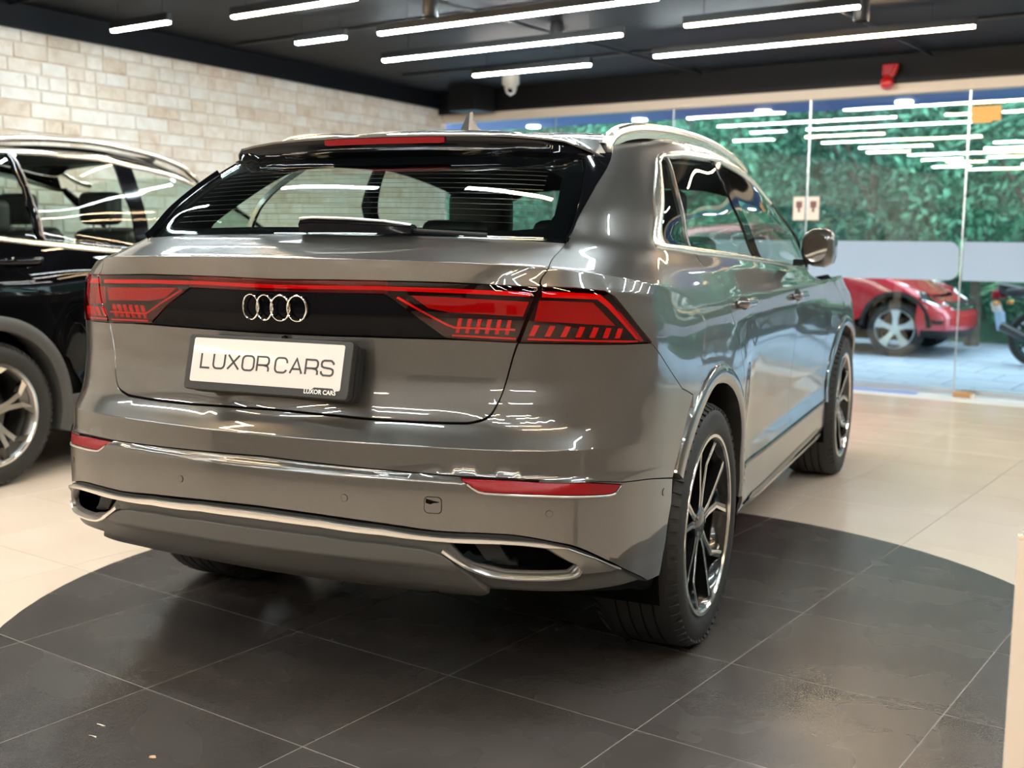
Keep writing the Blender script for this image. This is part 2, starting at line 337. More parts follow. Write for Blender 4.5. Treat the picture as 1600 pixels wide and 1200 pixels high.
# glass front -----------------------------------------------------------------------
M['front_glass']=glass('shopfront_glass',(.86,.94,.93),1.58)
def film_mat():
    m=bpy.data.materials.new('frosted_film'); m.use_nodes=True; N=m.node_tree.nodes; L=m.node_tree.links; N.clear(); o=N.new('ShaderNodeOutputMaterial'); t=N.new('ShaderNodeBsdfTranslucent'); d=N.new('ShaderNodeBsdfDiffuse'); x=N.new('ShaderNodeMixShader'); x.inputs[0].default_value=.45
    t.inputs['Color'].default_value=(.66,.74,.84,1); d.inputs['Color'].default_value=(.58,.66,.75,1); L.new(t.outputs[0],x.inputs[1]); L.new(d.outputs[0],x.inputs[2]); L.new(x.outputs[0],o.inputs['Surface']); return m
M['film']=film_mat()
seams=[-5.55,-4.16,-2.78,-1.40,-.02,1.36,2.74,4.12,RL1]
for k in range(len(seams)-1):
    a,b=seams[k]+.004,seams[k+1]-.004
    w=box('window_%d'%(k+1),a,b,GF-.006,GF+.006,.02,2.56,M['front_glass']); tag(w,'floor to ceiling shopfront glass pane','glass pane',kind='structure')
    poly=rrect2(a+.012,b-.012,.975,1.305,.07) if False else None
    n=6; r=.09; pts=[]
    for cx,cz,a0 in ((b-.012-r,1.305-.004,90),(a+.012+r,1.305-.004,90)): pass
    pts=[(a+.010,1.305),(a+.010,.978),(b-.012-r,.978)]+[(b-.012-r+r*math.sin(t),.978+r-r*math.cos(t)) for t in np.linspace(.2,1.4,5)]+[(b-.012,.978+r),(b-.012,1.305-r)]+[(b-.012-r+r*math.cos(t),1.305-r+r*math.sin(t)) for t in np.linspace(.2,1.4,5)]+[(b-.012-r,1.305)]
    v=[room(p,GF-.0085,q) for p,q in pts]+[room(p,GF-.0075,q) for p,q in pts]; n=len(pts)
    MB().add(v,[tuple(range(n))[::-1],tuple(range(n,2*n))]+[(i,(i+1)%n,n+(i+1)%n,n+i) for i in range(n)]).build('frosted_band',M['film'],w)
    box('pane_edge',b-.001,b+.009,GF-.007,GF+.007,.02,2.56,M['alu'],w)
    box('pane_shoe',a,b,GF-.02,GF+.02,.004,.05,M['alu'],w)
rw_=MB().hexa([wp(s1-.5,0,0),room(-5.55,GF-.05,0),room(-5.55,GF+.1,0),wp(s1,0,-.1),wp(s1-.5,WALLZ,0),room(-5.55,GF-.05,WALLZ),room(-5.55,GF+.1,WALLZ),wp(s1,WALLZ,-.1)]) if False else None
# stickers on the glass
M['sticker']=mat('pale_sticker',(.80,.66,.58),.5); M['stick_ink']=mat('sticker_print',(.16,.08,.07),.5); M['orange']=mat('plain_orange',(.85,.42,.10),.5)
for k,l in enumerate((-1.47,-1.335)):
    st=box('window_sticker',l-.055,l+.055,GF-.012,GF-.010,1.49,1.70,M['sticker']); tag(st,('small pale notice sticker on the glass left of the pane joint','small pale notice sticker on the glass right of the pane joint')[k],'sticker',group='notice stickers on the glass')
    MB().lathe([(GF,0)],'Z',4) if False else None
    box('sticker_print',l-.03,l+.03,GF-.0135,GF-.012,1.60,1.66,M['stick_ink'],st); box('sticker_print',l-.012,l+.012,GF-.0135,GF-.012,1.56,1.60,M['stick_ink'],st)
sg=box('orange_panel',.0,.23,GF-.03,GF-.012,2.30,2.42,M['orange']); tag(sg,'small orange panel high on the glass front','sign')  # plain orange board just inside the glass, a smaller one on its face
box('orange_panel_front',.005,.165,GF-.036,GF-.03,2.285,2.355,M['orange'],sg)
st=box('door_stop',.02,.16,GF-.19,GF-.10,.004,.045,mat('brass_brown',(.45,.24,.10),.4),None,.004); tag(st,'small brown block on the threshold by the glass','door stop'); box('stop_pad',.14,.19,GF-.17,GF-.12,.004,.03,M['sticker'],st)
# linear lights hung from the ceiling -------------------------------------------------
def led(name,col,st):
    m,N,L,b=_nodes(name); b.inputs['Base Color'].default_value=(.8,.8,.8,1); b.inputs['Emission Color'].default_value=(*col,1); b.inputs['Emission Strength'].default_value=st; return m
LEDS={'c':led('cool_led',(.84,.97,1.0),62),'w':led('warm_led',(1.0,.72,.42),58),'n':led('neutral_led',(1.0,.94,.86),62)}
LZ=2.70
def linear_light(l0,l1,f,cols,label,group=None):
    o=empty('linear_light',room((l0+l1)/2,f,LZ),TH); tag(o,label,'ceiling light',group)
    w=l1-l0; MB().box((0,0,.034),(w,.042,.052)).build('light_housing',M['conduit'],o)
    n=len(cols)
    for k,c in enumerate(cols):
        a=-w/2+.012+(w-.024)*k/n; b=-w/2+.012+(w-.024)*(k+1)/n
        pr=[(-.021,.010),(.021,.010),(.019,-.004),(.010,-.009),(-.010,-.009),(-.019,-.004)]
        v=[(x,y,z) for x in (a,b) for y,z in pr]; MB().add(v,[tuple(range(6))[::-1],tuple(range(6,12))]+[(i,(i+1)%6,6+(i+1)%6,6+i) for i in range(6)]).build('light_diffuser',LEDS[c],o,smooth=False)
    for x in (-w*.38,w*.38): MB().tube([(x,0,.06),(x,0,CEIL-LZ-.002)],.0025,5).build('suspension_wire',M['conduit'],o)
    return o
G1='linear lights on the ceiling'
linear_light(-3.0,-.80,3.03,'cccc','long cool white linear light at the top, left of the warm ceiling light pair',G1)
linear_light(-3.79,-1.58,3.96,'ccnn','linear light fading from cool to neutral, above the tail of the grey SUV',G1)
linear_light(-3.68,-2.48,5.01,'nn','short neutral linear light above the dome camera',G1)
linear_light(-3.40,-2.30,2.07,'ww','warm yellow linear light nearest the brick wall',G1)
linear_light(-3.78,-3.28,3.0,'c','very short cool linear light beside the brick wall',G1)
linear_light(-1.08,.10,3.90,'wn','warm linear light in front of the longest two-tone light',G1)
linear_light(-1.86,.52,4.92,'ccww','longest linear light, half cool half warm, before the black beam',G1)
linear_light(-4.5,-3.88,1.95,'c','cool linear light cut by the top left edge of the picture',G1)
linear_light(.95,2.3,4.75,'nn','neutral linear light at the right edge of the picture',G1)
lr=random.Random(11); k=0
for f in (1.05,.05,-.95,-1.95,-2.95,-3.95,-4.95,-5.95):
    l=-3.9+lr.uniform(0,.8)
    while l<4.4:
        w=lr.choice([.7,1.1,1.6,2.2]); 
        if l+w>4.9: break
        c=lr.choice(['cc','nn','ww','cw','cc','nw']); linear_light(l,l+w,f+lr.uniform(-.12,.12),c,'linear ceiling light in the rows behind the picture','linear lights behind the camera'); l+=w+lr.uniform(.3,1.3); k+=1
for l,f in ((2.2,2.0),(2.9,3.2),(1.6,5.9),(3.2,5.6)):
    linear_light(l,l+1.3,f,'nc','linear ceiling light to the right of the picture','linear lights to the right')
# spot cans, camera, bell
def spot(l,f,label):
    o=empty('spot_light',room(l,f,CEIL-.001)); tag(o,label,'spot light','black spot cans')
    MB().lathe([(0,.0),(0,.045),(-.02,.05),(-.17,.05),(-.18,.045),(-.15,.035),(-.15,0)],'Z',24).build('spot_can',M['conduit'],o,True)
spot(-2.25,4.15,'black cylinder spot can between the linear lights above the car tail'); spot(-2.3,2.75,'black cylinder spot can at the top edge over the rear window'); spot(-.05,4.35,'black cylinder spot can behind the warm linear light')
M['cam_white']=mat('white_camera_plastic',(.72,.70,.66),.4)
dc=empty('dome_camera',room(-4.13,6.2,2.78)); tag(dc,'white dome security camera under the dark ceiling','camera')
MB().lathe([(.10,.0),(.10,.085),(.02,.085),(0,.07),(0,0)],'Z',24).build('camera_base',M['cam_white'],dc,True); MB().lathe([(.0,.058),(-.03,.060),(-.075,.045),(-.10,.0)],'Z',24).build('camera_dome',M['cam_white'],dc,True)
e_=MB().lathe([(-.02,0),(-.02,.02),(.01,.022)],'Y',14,(0.02,-.052,-.055)).build('camera_lens',M['black_gloss'],dc,True)
M['red_bell']=mat('red_bell_paint',(.55,.01,.015),.3,coat=.4)
bl_=empty('alarm_bell',room(-.66,GF-.12,2.70),TH); tag(bl_,'red fire alarm sounder on the black beam','alarm')
MB().lathe([(0,.0),(0,.055),(-.02,.06),(-.06,.045),(-.075,0)],'Y',28,(-.02,0,-.05)).build('bell_dome',M['red_bell'],bl_,True); MB().box((.0,-.04,.05),(.10,.08,.10)).build('bell_box',M['red_bell'],bl_,bevel=.01)
MB().tube([(.07,-.07,.09),(.06,-.08,.03),(.03,-.08,-.01)],[.024,.022,.016],10).build('bell_horn',M['red_bell'],bl_,True)
# dark drop box in the corner
tag(box('trim_3',-5.15,-4.8,GF-.55,GF-.2,2.62,CEIL,M['beam']),'black drop box under the ceiling in the far corner','trim',kind='structure')
# cream panel at the right edge
M['cream_panel']=mat('cream_laminate',(.60,.53,.45),.35)
pn=empty('counter_panel',(0,0,0)); tag(pn,'cream upright panel at the lower right edge of the picture','panel')
P0=Vector((1.873,-1.225,0)); MB().hexa([P0,P0+Vector((.55,-.10,0)),P0+Vector((.57,.0,0)),P0+Vector((.02,.10,0))]+[q+Vector((0,0,.745)) for q in (P0,P0+Vector((.55,-.10,0)),P0+Vector((.57,.0,0)),P0+Vector((.02,.10,0)))]).build('panel_board',M['cream_panel'],pn,bevel=.004)
MB().hexa([q+Vector((0,0,.745)) for q in (P0,P0+Vector((.55,-.10,0)),P0+Vector((.57,.0,0)),P0+Vector((.02,.10,0)))]+[q+Vector((0,0,.752)) for q in (P0,P0+Vector((.55,-.10,0)),P0+Vector((.57,.0,0)),P0+Vector((.02,.10,0)))]).build('panel_cap',M['champagne'],pn)

# bits of litter on the dark tiles
M['scrap']=mat('white_paper_scrap',(.75,.70,.62),.8); M['dry_leaf']=mat('dry_leaf',(.55,.36,.22),.8)
LITTER=[(-0.312, -1.323, 'tiny white paper scrap on the dark tiles, the upper of two', 0), (-0.278, -1.384, 'tiny white paper scrap on the dark tiles, the lower of two', 1), (-0.059, -1.411, 'small tan dry leaf on the dark tiles near the lower left edge', 2)]
for (x,y,lab,k) in LITTER:
    n=7; rr=random.Random(k); v=[(x+rr.uniform(.6,1.2)*.010*math.cos(2*math.pi*i/n)*(1.6 if k<2 else 1),y+rr.uniform(.5,1.1)*.007*math.sin(2*math.pi*i/n)*(.5 if k<2 else 1.2),.0032+rr.uniform(0,.003)) for i in range(n)]
    v+=[(a,b,c+.0008) for a,b,c in v]; tag(MB().add(v,[tuple(range(n))[::-1],tuple(range(n,2*n))]+[(i,(i+1)%n,n+(i+1)%n,n+i) for i in range(n)]).build('floor_litter',M['scrap'] if k<2 else M['dry_leaf']),lab,'litter')
# ---------------------------------------------------------------- grey car: body surface as a lofted control grid
# columns run round the right half of the car (0 = middle of the tail ... 19 = middle of the nose), rows from sill to roof
import numpy as np
BUMP=[(0,-1.045),(.30,-1.028),(.55,-.988),(.72,-.94),(.84,-.868),(.92,-.75),(.962,-.60)]
GATE=[(0,-.950),(.30,-.915),(.52,-.885),(.69,-.853),(.82,-.795),(.912,-.71),(.962,-.59)]
DUCK=[(0,-.962),(.30,-.935),(.55,-.885),(.72,-.812),(.825,-.745),(.90,-.66),(.945,-.55)]
SIDEY=[-.38,0,.45,.62,1.0,1.55,2.1,2.5,3.0,3.4]            # columns 7..16
NOSE=[(.86,3.70),(.52,3.86),(0,3.92)]                       # columns 17..19
def lerp(a,b,t): return a+(b-a)*t
# row: z tail, z side, z nose, plan weight (0 bumper .. 1 gate), dy tail, side x per column 7..16, nose inset
SX={
 'flare':[.985,.99,.985,.972,.962,.958,.958,.965,.975,.965],
}
def side(*d): return list(d)
ROWS=[
 (.315,.245,.22,0,.30,[.90,.90,.90,.895,.895,.895,.895,.895,.90,.90],.14),
 (.365,.275,.26,0,.12,[.955,.96,.95,.925,.925,.925,.925,.925,.955,.95],.06),
 (.405,.35,.34,0,.048,[.975,.982,.974,.955,.955,.955,.955,.955,.965,.96],.02),
 (.47,.45,.45,0,.0,[.982,.987,.980,.958,.956,.956,.956,.957,.970,.965],0),
 (.60,.56,.58,0,.0,[.985,.990,.982,.950,.940,.938,.939,.950,.973,.966],0),
 (.683,.66,.68,0,.004,[.986,.991,.984,.954,.944,.940,.942,.953,.975,.967],0),
 (.694,.67,.69,0,.022,[.986,.991,.984,.955,.945,.941,.943,.954,.975,.967],0),
 (.762,.75,.76,.03,.024,[.987,.992,.985,.962,.951,.948,.949,.958,.976,.967],.01),
 (.822,.83,.83,.72,.004,[.987,.992,.986,.968,.958,.955,.956,.962,.975,.965],.03),
 (.865,.88,.87,1,-.012,[.987,.991,.986,.972,.963,.960,.960,.963,.972,.960],.05),
 (.94,.94,.92,1,.004,[.986,.990,.985,.974,.967,.964,.962,.960,.965,.950],.08),
 (1.03,1.00,.97,1,.006,[.983,.987,.982,.973,.967,.963,.958,.952,.952,.930],.14),
 (1.10,1.05,1.0,1,-.002,[.977,.981,.975,.967,.962,.957,.951,.942,.935,.90],.24),
 (1.17,1.10,1.03,1,.004,[.965,.967,.961,.955,.950,.945,.938,.926,.91,.87],.36),
]
def build_grid():
    G=[]
    for (zt,zs,zn,w,dy,sx,ni) in ROWS:
        row=[]
        for j in range(7):
            bx,by=BUMP[j]; gx,gy=GATE[j]
            x=lerp(bx,gx,w); y=lerp(by,gy,w)
            f=(1-j/6.0)
            if dy==.048: dy_=(.048,.048,.036,.022,.022,.022,.022)[j]
            elif dy==.12: dy_=(.12,.12,.11,.10,.10,.10,.10)[j]
            else: dy_=dy
            yy=y+dy_*(.25+.75*min(1,f*2.2))
            inset=(sx[0]-.985)*(j/6.0)**1.5 if sx[0]<.98 else 0
            row.append((x+inset*.8,yy,lerp(zt,zs,(j/6.5)**3*.55)))
        for k,y in enumerate(SIDEY): row.append((sx[k],y,zs))
        for k,(x,y) in enumerate(NOSE): row.append((x*(1-ni*.25),y-ni,lerp(zs,zn,(k+1)/3)))
        G.append(row)
    # duck tail edge / shoulder
    G.append([(x,y,z) for (x,y),z in zip(DUCK,[1.238,1.237,1.232,1.225,1.212,1.195,1.178])]+
      [(.948,-.38,1.158),(.950,0,1.142),(.944,.45,1.137),(.938,.62,1.135),(.931,1.0,1.130),(.926,1.55,1.118),(.918,2.1,1.103),(.902,2.5,1.092),(.88,2.95,1.07),(.83,3.25,1.05),(.68,3.42,1.035),(.40,3.50,1.04),(0,3.53,1.045)])
    G.append([(0,-.865,1.266),(.30,-.845,1.265),(.54,-.80,1.261),(.70,-.735,1.255),(.80,-.66,1.247),(.868,-.57,1.238),(.905,-.46,1.228),
      (.915,-.32,1.219),(.917,.02,1.207),(.914,.45,1.198),(.911,.62,1.193),(.906,1.0,1.182),(.899,1.55,1.160),(.889,2.08,1.140),(.86,2.48,1.128),(.80,2.82,1.105),(.70,3.02,1.095),(.52,3.14,1.09),(.28,3.2,1.095),(0,3.22,1.10)])
    G.append([(0,-.735,1.303),(.30,-.725,1.302),(.54,-.69,1.297),(.70,-.635,1.291),(.775,-.565,1.287),(.825,-.47,1.284),(.855,-.36,1.281),
      (.868,-.25,1.277),(.873,.05,1.269),(.874,.45,1.254),(.874,.62,1.247),(.873,1.0,1.230),(.872,1.55,1.204),(.870,2.05,1.180),(.845,2.48,1.165),(.76,2.68,1.155),(.60,2.80,1.15),(.42,2.85,1.148),(.22,2.89,1.148),(0,2.9,1.148)])
    top=[(0,-.345,1.555),(.28,-.342,1.553),(.48,-.325,1.547),(.625,-.285,1.540),(.672,-.185,1.545),(.700,-.055,1.556),(.714,.09,1.567),
      (.722,.25,1.578),(.728,.45,1.597),(.728,.72,1.612),(.732,.87,1.618),(.740,1.08,1.612),(.746,1.38,1.582),(.740,1.64,1.540),(.71,1.80,1.515),(.60,1.86,1.545),(.44,1.84,1.58),(.30,1.87,1.592),(.15,1.885,1.60),(0,1.89,1.602)]
    bel=G[-1]
    for t,bul in ((.33,.018),(.68,.017)):
        r=[]
        for j,(a,b) in enumerate(zip(bel,top)):
            p=[lerp(a[k],b[k],t) for k in range(3)]
            s=1 if j>3 else j/4
            p[0]+=bul*s*(1 if j<15 else max(0,(19-j)/5))*(1.7 if 12<=j<=15 else 1)
            if 13<=j<=16: p[1]+=bul*1.2
            if j<5: p[1]-=bul*(1-j/6)
            if j>14: p[1]+=bul
            p[2]+=bul*.35
            r.append(tuple(p))
        G.append(r)
    G.append(top)
    G.append([(0,-.29,1.592),(.27,-.288,1.590),(.46,-.268,1.583),(.595,-.225,1.572),(.642,-.13,1.577),(.666,0,1.588),(.677,.13,1.600),
      (.684,.28,1.612),(.690,.47,1.632),(.690,.73,1.648),(.688,.88,1.652),(.694,1.08,1.650),(.696,1.36,1.626),(.685,1.60,1.590),(.64,1.72,1.578),(.50,1.71,1.615),(.39,1.73,1.628),(.26,1.75,1.638),(.13,1.76,1.643),(0,1.765,1.645)])
    G.append([(0,-.12,1.642),(.22,-.12,1.64),(.38,-.11,1.633),(.49,-.085,1.622),(.535,-.02,1.625),(.560,.08,1.633),(.575,.18,1.642),
      (.585,.32,1.655),(.592,.49,1.668),(.593,.74,1.682),(.591,.88,1.685),(.585,1.06,1.684),(.565,1.31,1.673),(.53,1.48,1.662),(.47,1.54,1.662),(.39,1.57,1.668),(.30,1.59,1.675),(.20,1.60,1.68),(.10,1.605,1.682),(0,1.607,1.684)])
    return np.array(G,float)
def sharpen(G):
    # extra rows hugging the duck tail edge, the bumper shoulder and the lip of the gate so that they read as creases
    out=[]
    n=G.shape[1]; j=np.arange(n)
    soft=np.clip((j-5)/3.0,0,1)
    for i,row in enumerate(G):
        if i in (3,7,14):
            e=(.10+.30*soft)[:,None] if i==14 else (.12+.25*soft)[:,None] if i==7 else np.interp(j,[0,1,2,3,20],[.10,.12,.3,.48,.48])[:,None]
            out.append(row+(G[i-1]-row)*e); out.append(row); out.append(row+(G[i+1]-row)*e)
        else: out.append(row)
    return np.array(out)
def hermite_tangents(K,V,mono):
    # K knots (n), V (n,...)
    h=np.diff(K); sh=(len(h),)+(1,)*(V.ndim-1); H=h.reshape(sh)
    d=np.diff(V,axis=0)/H
    m=np.zeros_like(V)
    m[0]=d[0]; m[-1]=d[-1]
    a,b=d[:-1],d[1:]; h0,h1=H[:-1],H[1:]
    if mono:
        w1=2*h1+h0; w2=h1+2*h0
        with np.errstate(divide='ignore',invalid='ignore'):
            hm=(w1+w2)/(w1/a+w2/b)
        m[1:-1]=np.where(a*b>0,hm,0.0)
        m=np.nan_to_num(m)
        m[1:-1]=.55*m[1:-1]+.45*np.where(a*b>0,m[1:-1],0)
    else:
        m[1:-1]=(a*h1+b*h0)/(h0+h1)
    return m
def hermite_eval(K,V,M,t):
    t=np.clip(t,K[0],K[-1]); i=np.clip(np.searchsorted(K,t,side='right')-1,0,len(K)-2)
    h=(K[i+1]-K[i]); s=(t-K[i])/h
    sh=(-1,)+(1,)*(V.ndim-1); s=s.reshape(sh); h=h.reshape(sh)
    s2=s*s; s3=s2*s
    return (2*s3-3*s2+1)*V[i]+(s3-2*s2+s)*h*M[i]+(-2*s3+3*s2)*V[i+1]+(s3-s2)*h*M[i+1]
class Body:
    """S(u,v): u metres round the car from the tail middle (negative = left side), v metres up the section"""
    def __init__(s,warp=None):
        G=build_grid()
        G=sharpen(G); s.nr,s.nc=G.shape[:2]
        du=np.linalg.norm(np.diff(G[4:18],axis=1),axis=2).mean(0); s.KU=np.r_[0,np.cumsum(du)]
        dv=np.linalg.norm(np.diff(G[:,[0,2,4,6,8,10]],axis=0),axis=2).mean(1); s.KV=np.r_[0,np.cumsum(dv)]; s.KV+=.994-s.KV[17]
        if warp is not None: G=warp(G)
        # mirrored columns so that the surface is smooth over the middle of the tail
        Gm=G[:,1:4][:,::-1].copy(); Gm[...,0]*=-1
        Gn=G[:,-3:-1][:,::-1].copy(); Gn[...,0]*=-1
        GG=np.concatenate([Gm,G,Gn],1); KK=np.r_[-s.KU[1:4][::-1],s.KU,2*s.KU[-1]-s.KU[-3:-1][::-1]]
        VU=np.swapaxes(GG,0,1)
        MU=hermite_tangents(KK,VU,False)
        n=1400
        s.tu=np.linspace(0,s.KU[-1],n)
        A=hermite_eval(KK,VU,MU,s.tu)           # n,nr,3
        A=np.swapaxes(A,0,1)                    # nr,n,3
        MV=hermite_tangents(s.KV,A,True)
        s.A,s.MV=A,MV
    def raw(s,u,v):
        u=np.asarray(u,float); v=np.asarray(v,float)
        sg=np.where(u<0,-1.0,1.0); au=np.clip(np.abs(u),0,s.KU[-1]-1e-6)
        f=au/s.KU[-1]*(len(s.tu)-1); i=np.clip(f.astype(int),0,len(s.tu)-2); t=(f-i)[:,None]
        vv=np.clip(v,s.KV[0],s.KV[-1]-1e-6); k=np.clip(np.searchsorted(s.KV,vv,side='right')-1,0,s.nr-2)
        h=(s.KV[k+1]-s.KV[k])[:,None]; q=((vv-s.KV[k])[:,None])/h; q2=q*q; q3=q2*q
        def ev(i):
            return (2*q3-3*q2+1)*s.A[k,i]+(q3-2*q2+q)*h*s.MV[k,i]+(-2*q3+3*q2)*s.A[k+1,i]+(q3-q2)*h*s.MV[k+1,i]
        P=ev(i)*(1-t)+ev(i+1)*t
        P[:,0]*=sg
        return P
    def normal(s,u,v):
        e=.004
        u=np.asarray(u,float); v=np.asarray(v,float)
        a=s.raw(u+e,v)-s.raw(u-e,v); b=s.raw(u,np.minimum(v+e,s.KV[-1]-1e-5))-s.raw(u,np.maximum(v-e,s.KV[0]+1e-5))
        n=np.cross(a,b); l=np.linalg.norm(n,axis=1,keepdims=True); l[l==0]=1
        n/=l
        return n
    def S(s,u,v,off=0.0):
        P=s.raw(u,v)
        if np.any(off): P=P+s.normal(u,v)*(np.asarray(off)[:,None] if np.ndim(off) else off)
        return P
BODY=Body()
# outlines on the body surface (metres round the car, metres up the section)
UVL={
 'gate_gap':[(0.7489, 1.2337), (0.7524, 1.1602), (0.7421, 1.0765), (0.7487, 1.0236), (0.7641, 1.004), (0.7578, 0.9777), (0.7358, 0.9329), (0.7067, 0.8756), (0.6937, 0.8436), (0.6769, 0.7853), (0.6635, 0.7402), (0.639, 0.6994), (0.5972, 0.6816), (0.5444, 0.6756), (0.3376, 0.6737), (0.1492, 0.6794), (0.007, 0.6833)],
 'pillar_gap':[(0.7489, 1.2337), (0.7623, 1.3726), (0.8042, 1.5336), (0.8825, 1.7155), (0.8976, 1.7591), (0.9957, 1.903), (0.9828, 1.9302)],
 'bar_top':[(-0.003, 1.001), (0.1743, 1.0024), (0.362, 1.0028), (0.5162, 1.0031), (0.6576, 1.0015), (0.7595, 1.0011)],
 'bar_bot':[(-0.0032, 0.9749), (0.1736, 0.9771), (0.3229, 0.9755)],
 'inner_low':[(0.3229, 0.9755), (0.4194, 0.928), (0.5092, 0.8767)],
 'inner_bot':[(0.5092, 0.8767), (0.6045, 0.8738), (0.7, 0.8725)],
 'black_bot':[(-0.008, 0.8719), (0.1701, 0.8715), (0.3584, 0.8724), (0.5091, 0.8737)],
 'outer_top':[(0.7705, 1.0016), (0.856, 1.0044), (0.942, 1.002), (0.9758, 0.9906), (1.0088, 0.963), (1.0691, 0.9136), (1.121, 0.8767)],
 'outer_bot':[(1.1209, 0.875), (0.9245, 0.8727), (0.8028, 0.8723), (0.7116, 0.8714)],
 'quarter_gap':[(1.1209, 0.8733), (1.1695, 0.8447), (1.2593, 0.781), (1.347, 0.7202), (1.3869, 0.7048), (1.4697, 0.689)],
 'bump_crease':[(0.0409, 0.5424), (0.2969, 0.5354), (0.568, 0.5242), (0.6951, 0.5252), (0.8961, 0.5161), (1.0118, 0.4977), (1.2868, 0.4733)],
 'refl':[(0.5642, 0.5223), (0.5887, 0.5054), (0.609, 0.4894), (0.6239, 0.483), (0.7844, 0.4797), (0.9678, 0.47), (0.9872, 0.4728), (1.0121, 0.4921), (0.8972, 0.5121), (0.6942, 0.5234)],
 'paint_bot':[(-0.0032, 0.4025), (0.1986, 0.4001), (0.3776, 0.3935), (0.5088, 0.383), (0.6072, 0.3765), (0.7036, 0.3662), (0.8027, 0.3489), (0.8606, 0.3374), (0.9243, 0.3155), (1.0008, 0.2801), (1.1401, 0.1998), (1.1618, 0.192)],
 'chrome_top':[(-0.0035, 0.3959), (0.1984, 0.3947), (0.3776, 0.3876), (0.5252, 0.3727), (0.6072, 0.3659), (0.7037, 0.3525), (0.7864, 0.3456), (0.8449, 0.3356), (0.9244, 0.3105), (1.0061, 0.2756)],
 'chrome_bot':[(-0.004, 0.3849), (0.1981, 0.3842), (0.3775, 0.3766), (0.5252, 0.362), (0.6073, 0.3521), (0.7038, 0.3418), (0.7866, 0.3348), (0.7997, 0.3325)],
 'wedge':[(0.7964, 0.3337), (0.8774, 0.2974), (0.8558, 0.2765), (0.9742, 0.2698), (1.0015, 0.2727), (0.9245, 0.3079), (0.845, 0.3331)],
 'u_line':[(0.5318, 0.3446), (0.5713, 0.3127), (0.6242, 0.2828), (0.6788, 0.272), (0.8522, 0.2748), (0.8774, 0.2942)],
 'recess':[(0.5416, 0.3584), (0.6073, 0.3506), (0.7039, 0.3404), (0.7866, 0.3336), (0.8774, 0.2974), (0.8523, 0.2788), (0.6794, 0.2768), (0.6252, 0.2904), (0.5779, 0.3165)],
 'trim_low':[(0.5089, 0.34), (0.5483, 0.3074), (0.6397, 0.2462), (0.7785, 0.2501), (0.9475, 0.2529), (1.0728, 0.2408)],
 'diff_bot':[(0.5105, 0.1725), (0.6952, 0.1944), (0.8699, 0.1974), (0.9933, 0.2), (1.1116, 0.2003)],
 'diff_top':[(-0.0045, 0.3714), (0.1978, 0.372), (0.3774, 0.3618), (0.4763, 0.3469), (0.5252, 0.3278), (0.5499, 0.3097)],
 'win_out':[(1.3027, 1.242), (1.2222, 1.2821), (1.1547, 1.4772), (1.2079, 1.7077), (1.275, 1.743), (1.3625, 1.7548), (1.8898, 1.7489), (2.3537, 1.7389), (2.9922, 1.7353), (3.2894, 1.7071)],
 'win_in':[(1.4374, 1.2581), (1.3886, 1.2802), (1.3155, 1.3493), (1.2639, 1.673), (1.3102, 1.7126), (1.3816, 1.725), (1.8188, 1.7203), (2.2838, 1.7072), (2.7586, 1.6846)],
 'win_bot_in':[(1.4374, 1.2581), (1.6063, 1.2568), (1.9703, 1.2553), (2.6711, 1.2539), (3.7756, 1.2565)],
 'win_bot_out':[(1.3027, 1.242), (1.3801, 1.2318), (1.5906, 1.2285), (1.8115, 1.2194), (2.633, 1.2208), (3.7361, 1.2237)],
 'divider':[(1.4031, 1.7029), (1.5495, 1.4758), (1.7676, 1.268)],
 'bpillar':[(2.4423, 1.6964), (2.6682, 1.4631), (2.9287, 1.2608)],
 'bpillar2':[(2.3094, 1.712), (2.4793, 1.4812), (2.8071, 1.2616)],
 'rdoor_rear':[(1.8252, 1.2165), (1.8009, 1.1636), (1.8858, 1.1107), (1.9601, 1.0532), (1.959, 0.9387), (2.025, 0.837), (2.103, 0.6804), (2.4686, 0.3395)],
 'doorgap':[(3.2518, 0.812), (3.5404, 0.4089), (3.3802, 0.3079)],
 'sill_line':[(2.4472, 0.3248), (3.3537, 0.3158), (4.4282, 0.3674)],
 'bump_arch':[(1.4496, 0.6911), (1.4101, 0.643), (1.3469, 0.5639), (1.2917, 0.476), (1.289, 0.4089), (1.2462, 0.2682), (1.2346, 0.2034), (1.1618, 0.192)],
 'sensor':[(0.27, 0.4388), (0.7985, 0.4307), (1.2255, 0.4467)],
 'tow':[(0.4809, 0.46), (0.5232, 0.4579), (0.5251, 0.42), (0.4828, 0.4203)],
 'handle':[(2.0377, 0.9992), (2.3654, 0.9769), (2.324, 0.9277), (3.1432, 0.955), (3.5769, 0.9287)],
 'shoulder':[(0.7487, 1.0236), (0.9646, 0.9951), (1.3977, 0.9597)],
 'glass_top':[(0.0798, 1.756), (0.4722, 1.7648), (0.6565, 1.7694), (0.7165, 1.7458)],
 'glass_side':[(0.7458, 1.242), (0.7485, 1.3781), (0.745, 1.6596), (0.7165, 1.7458)],
}
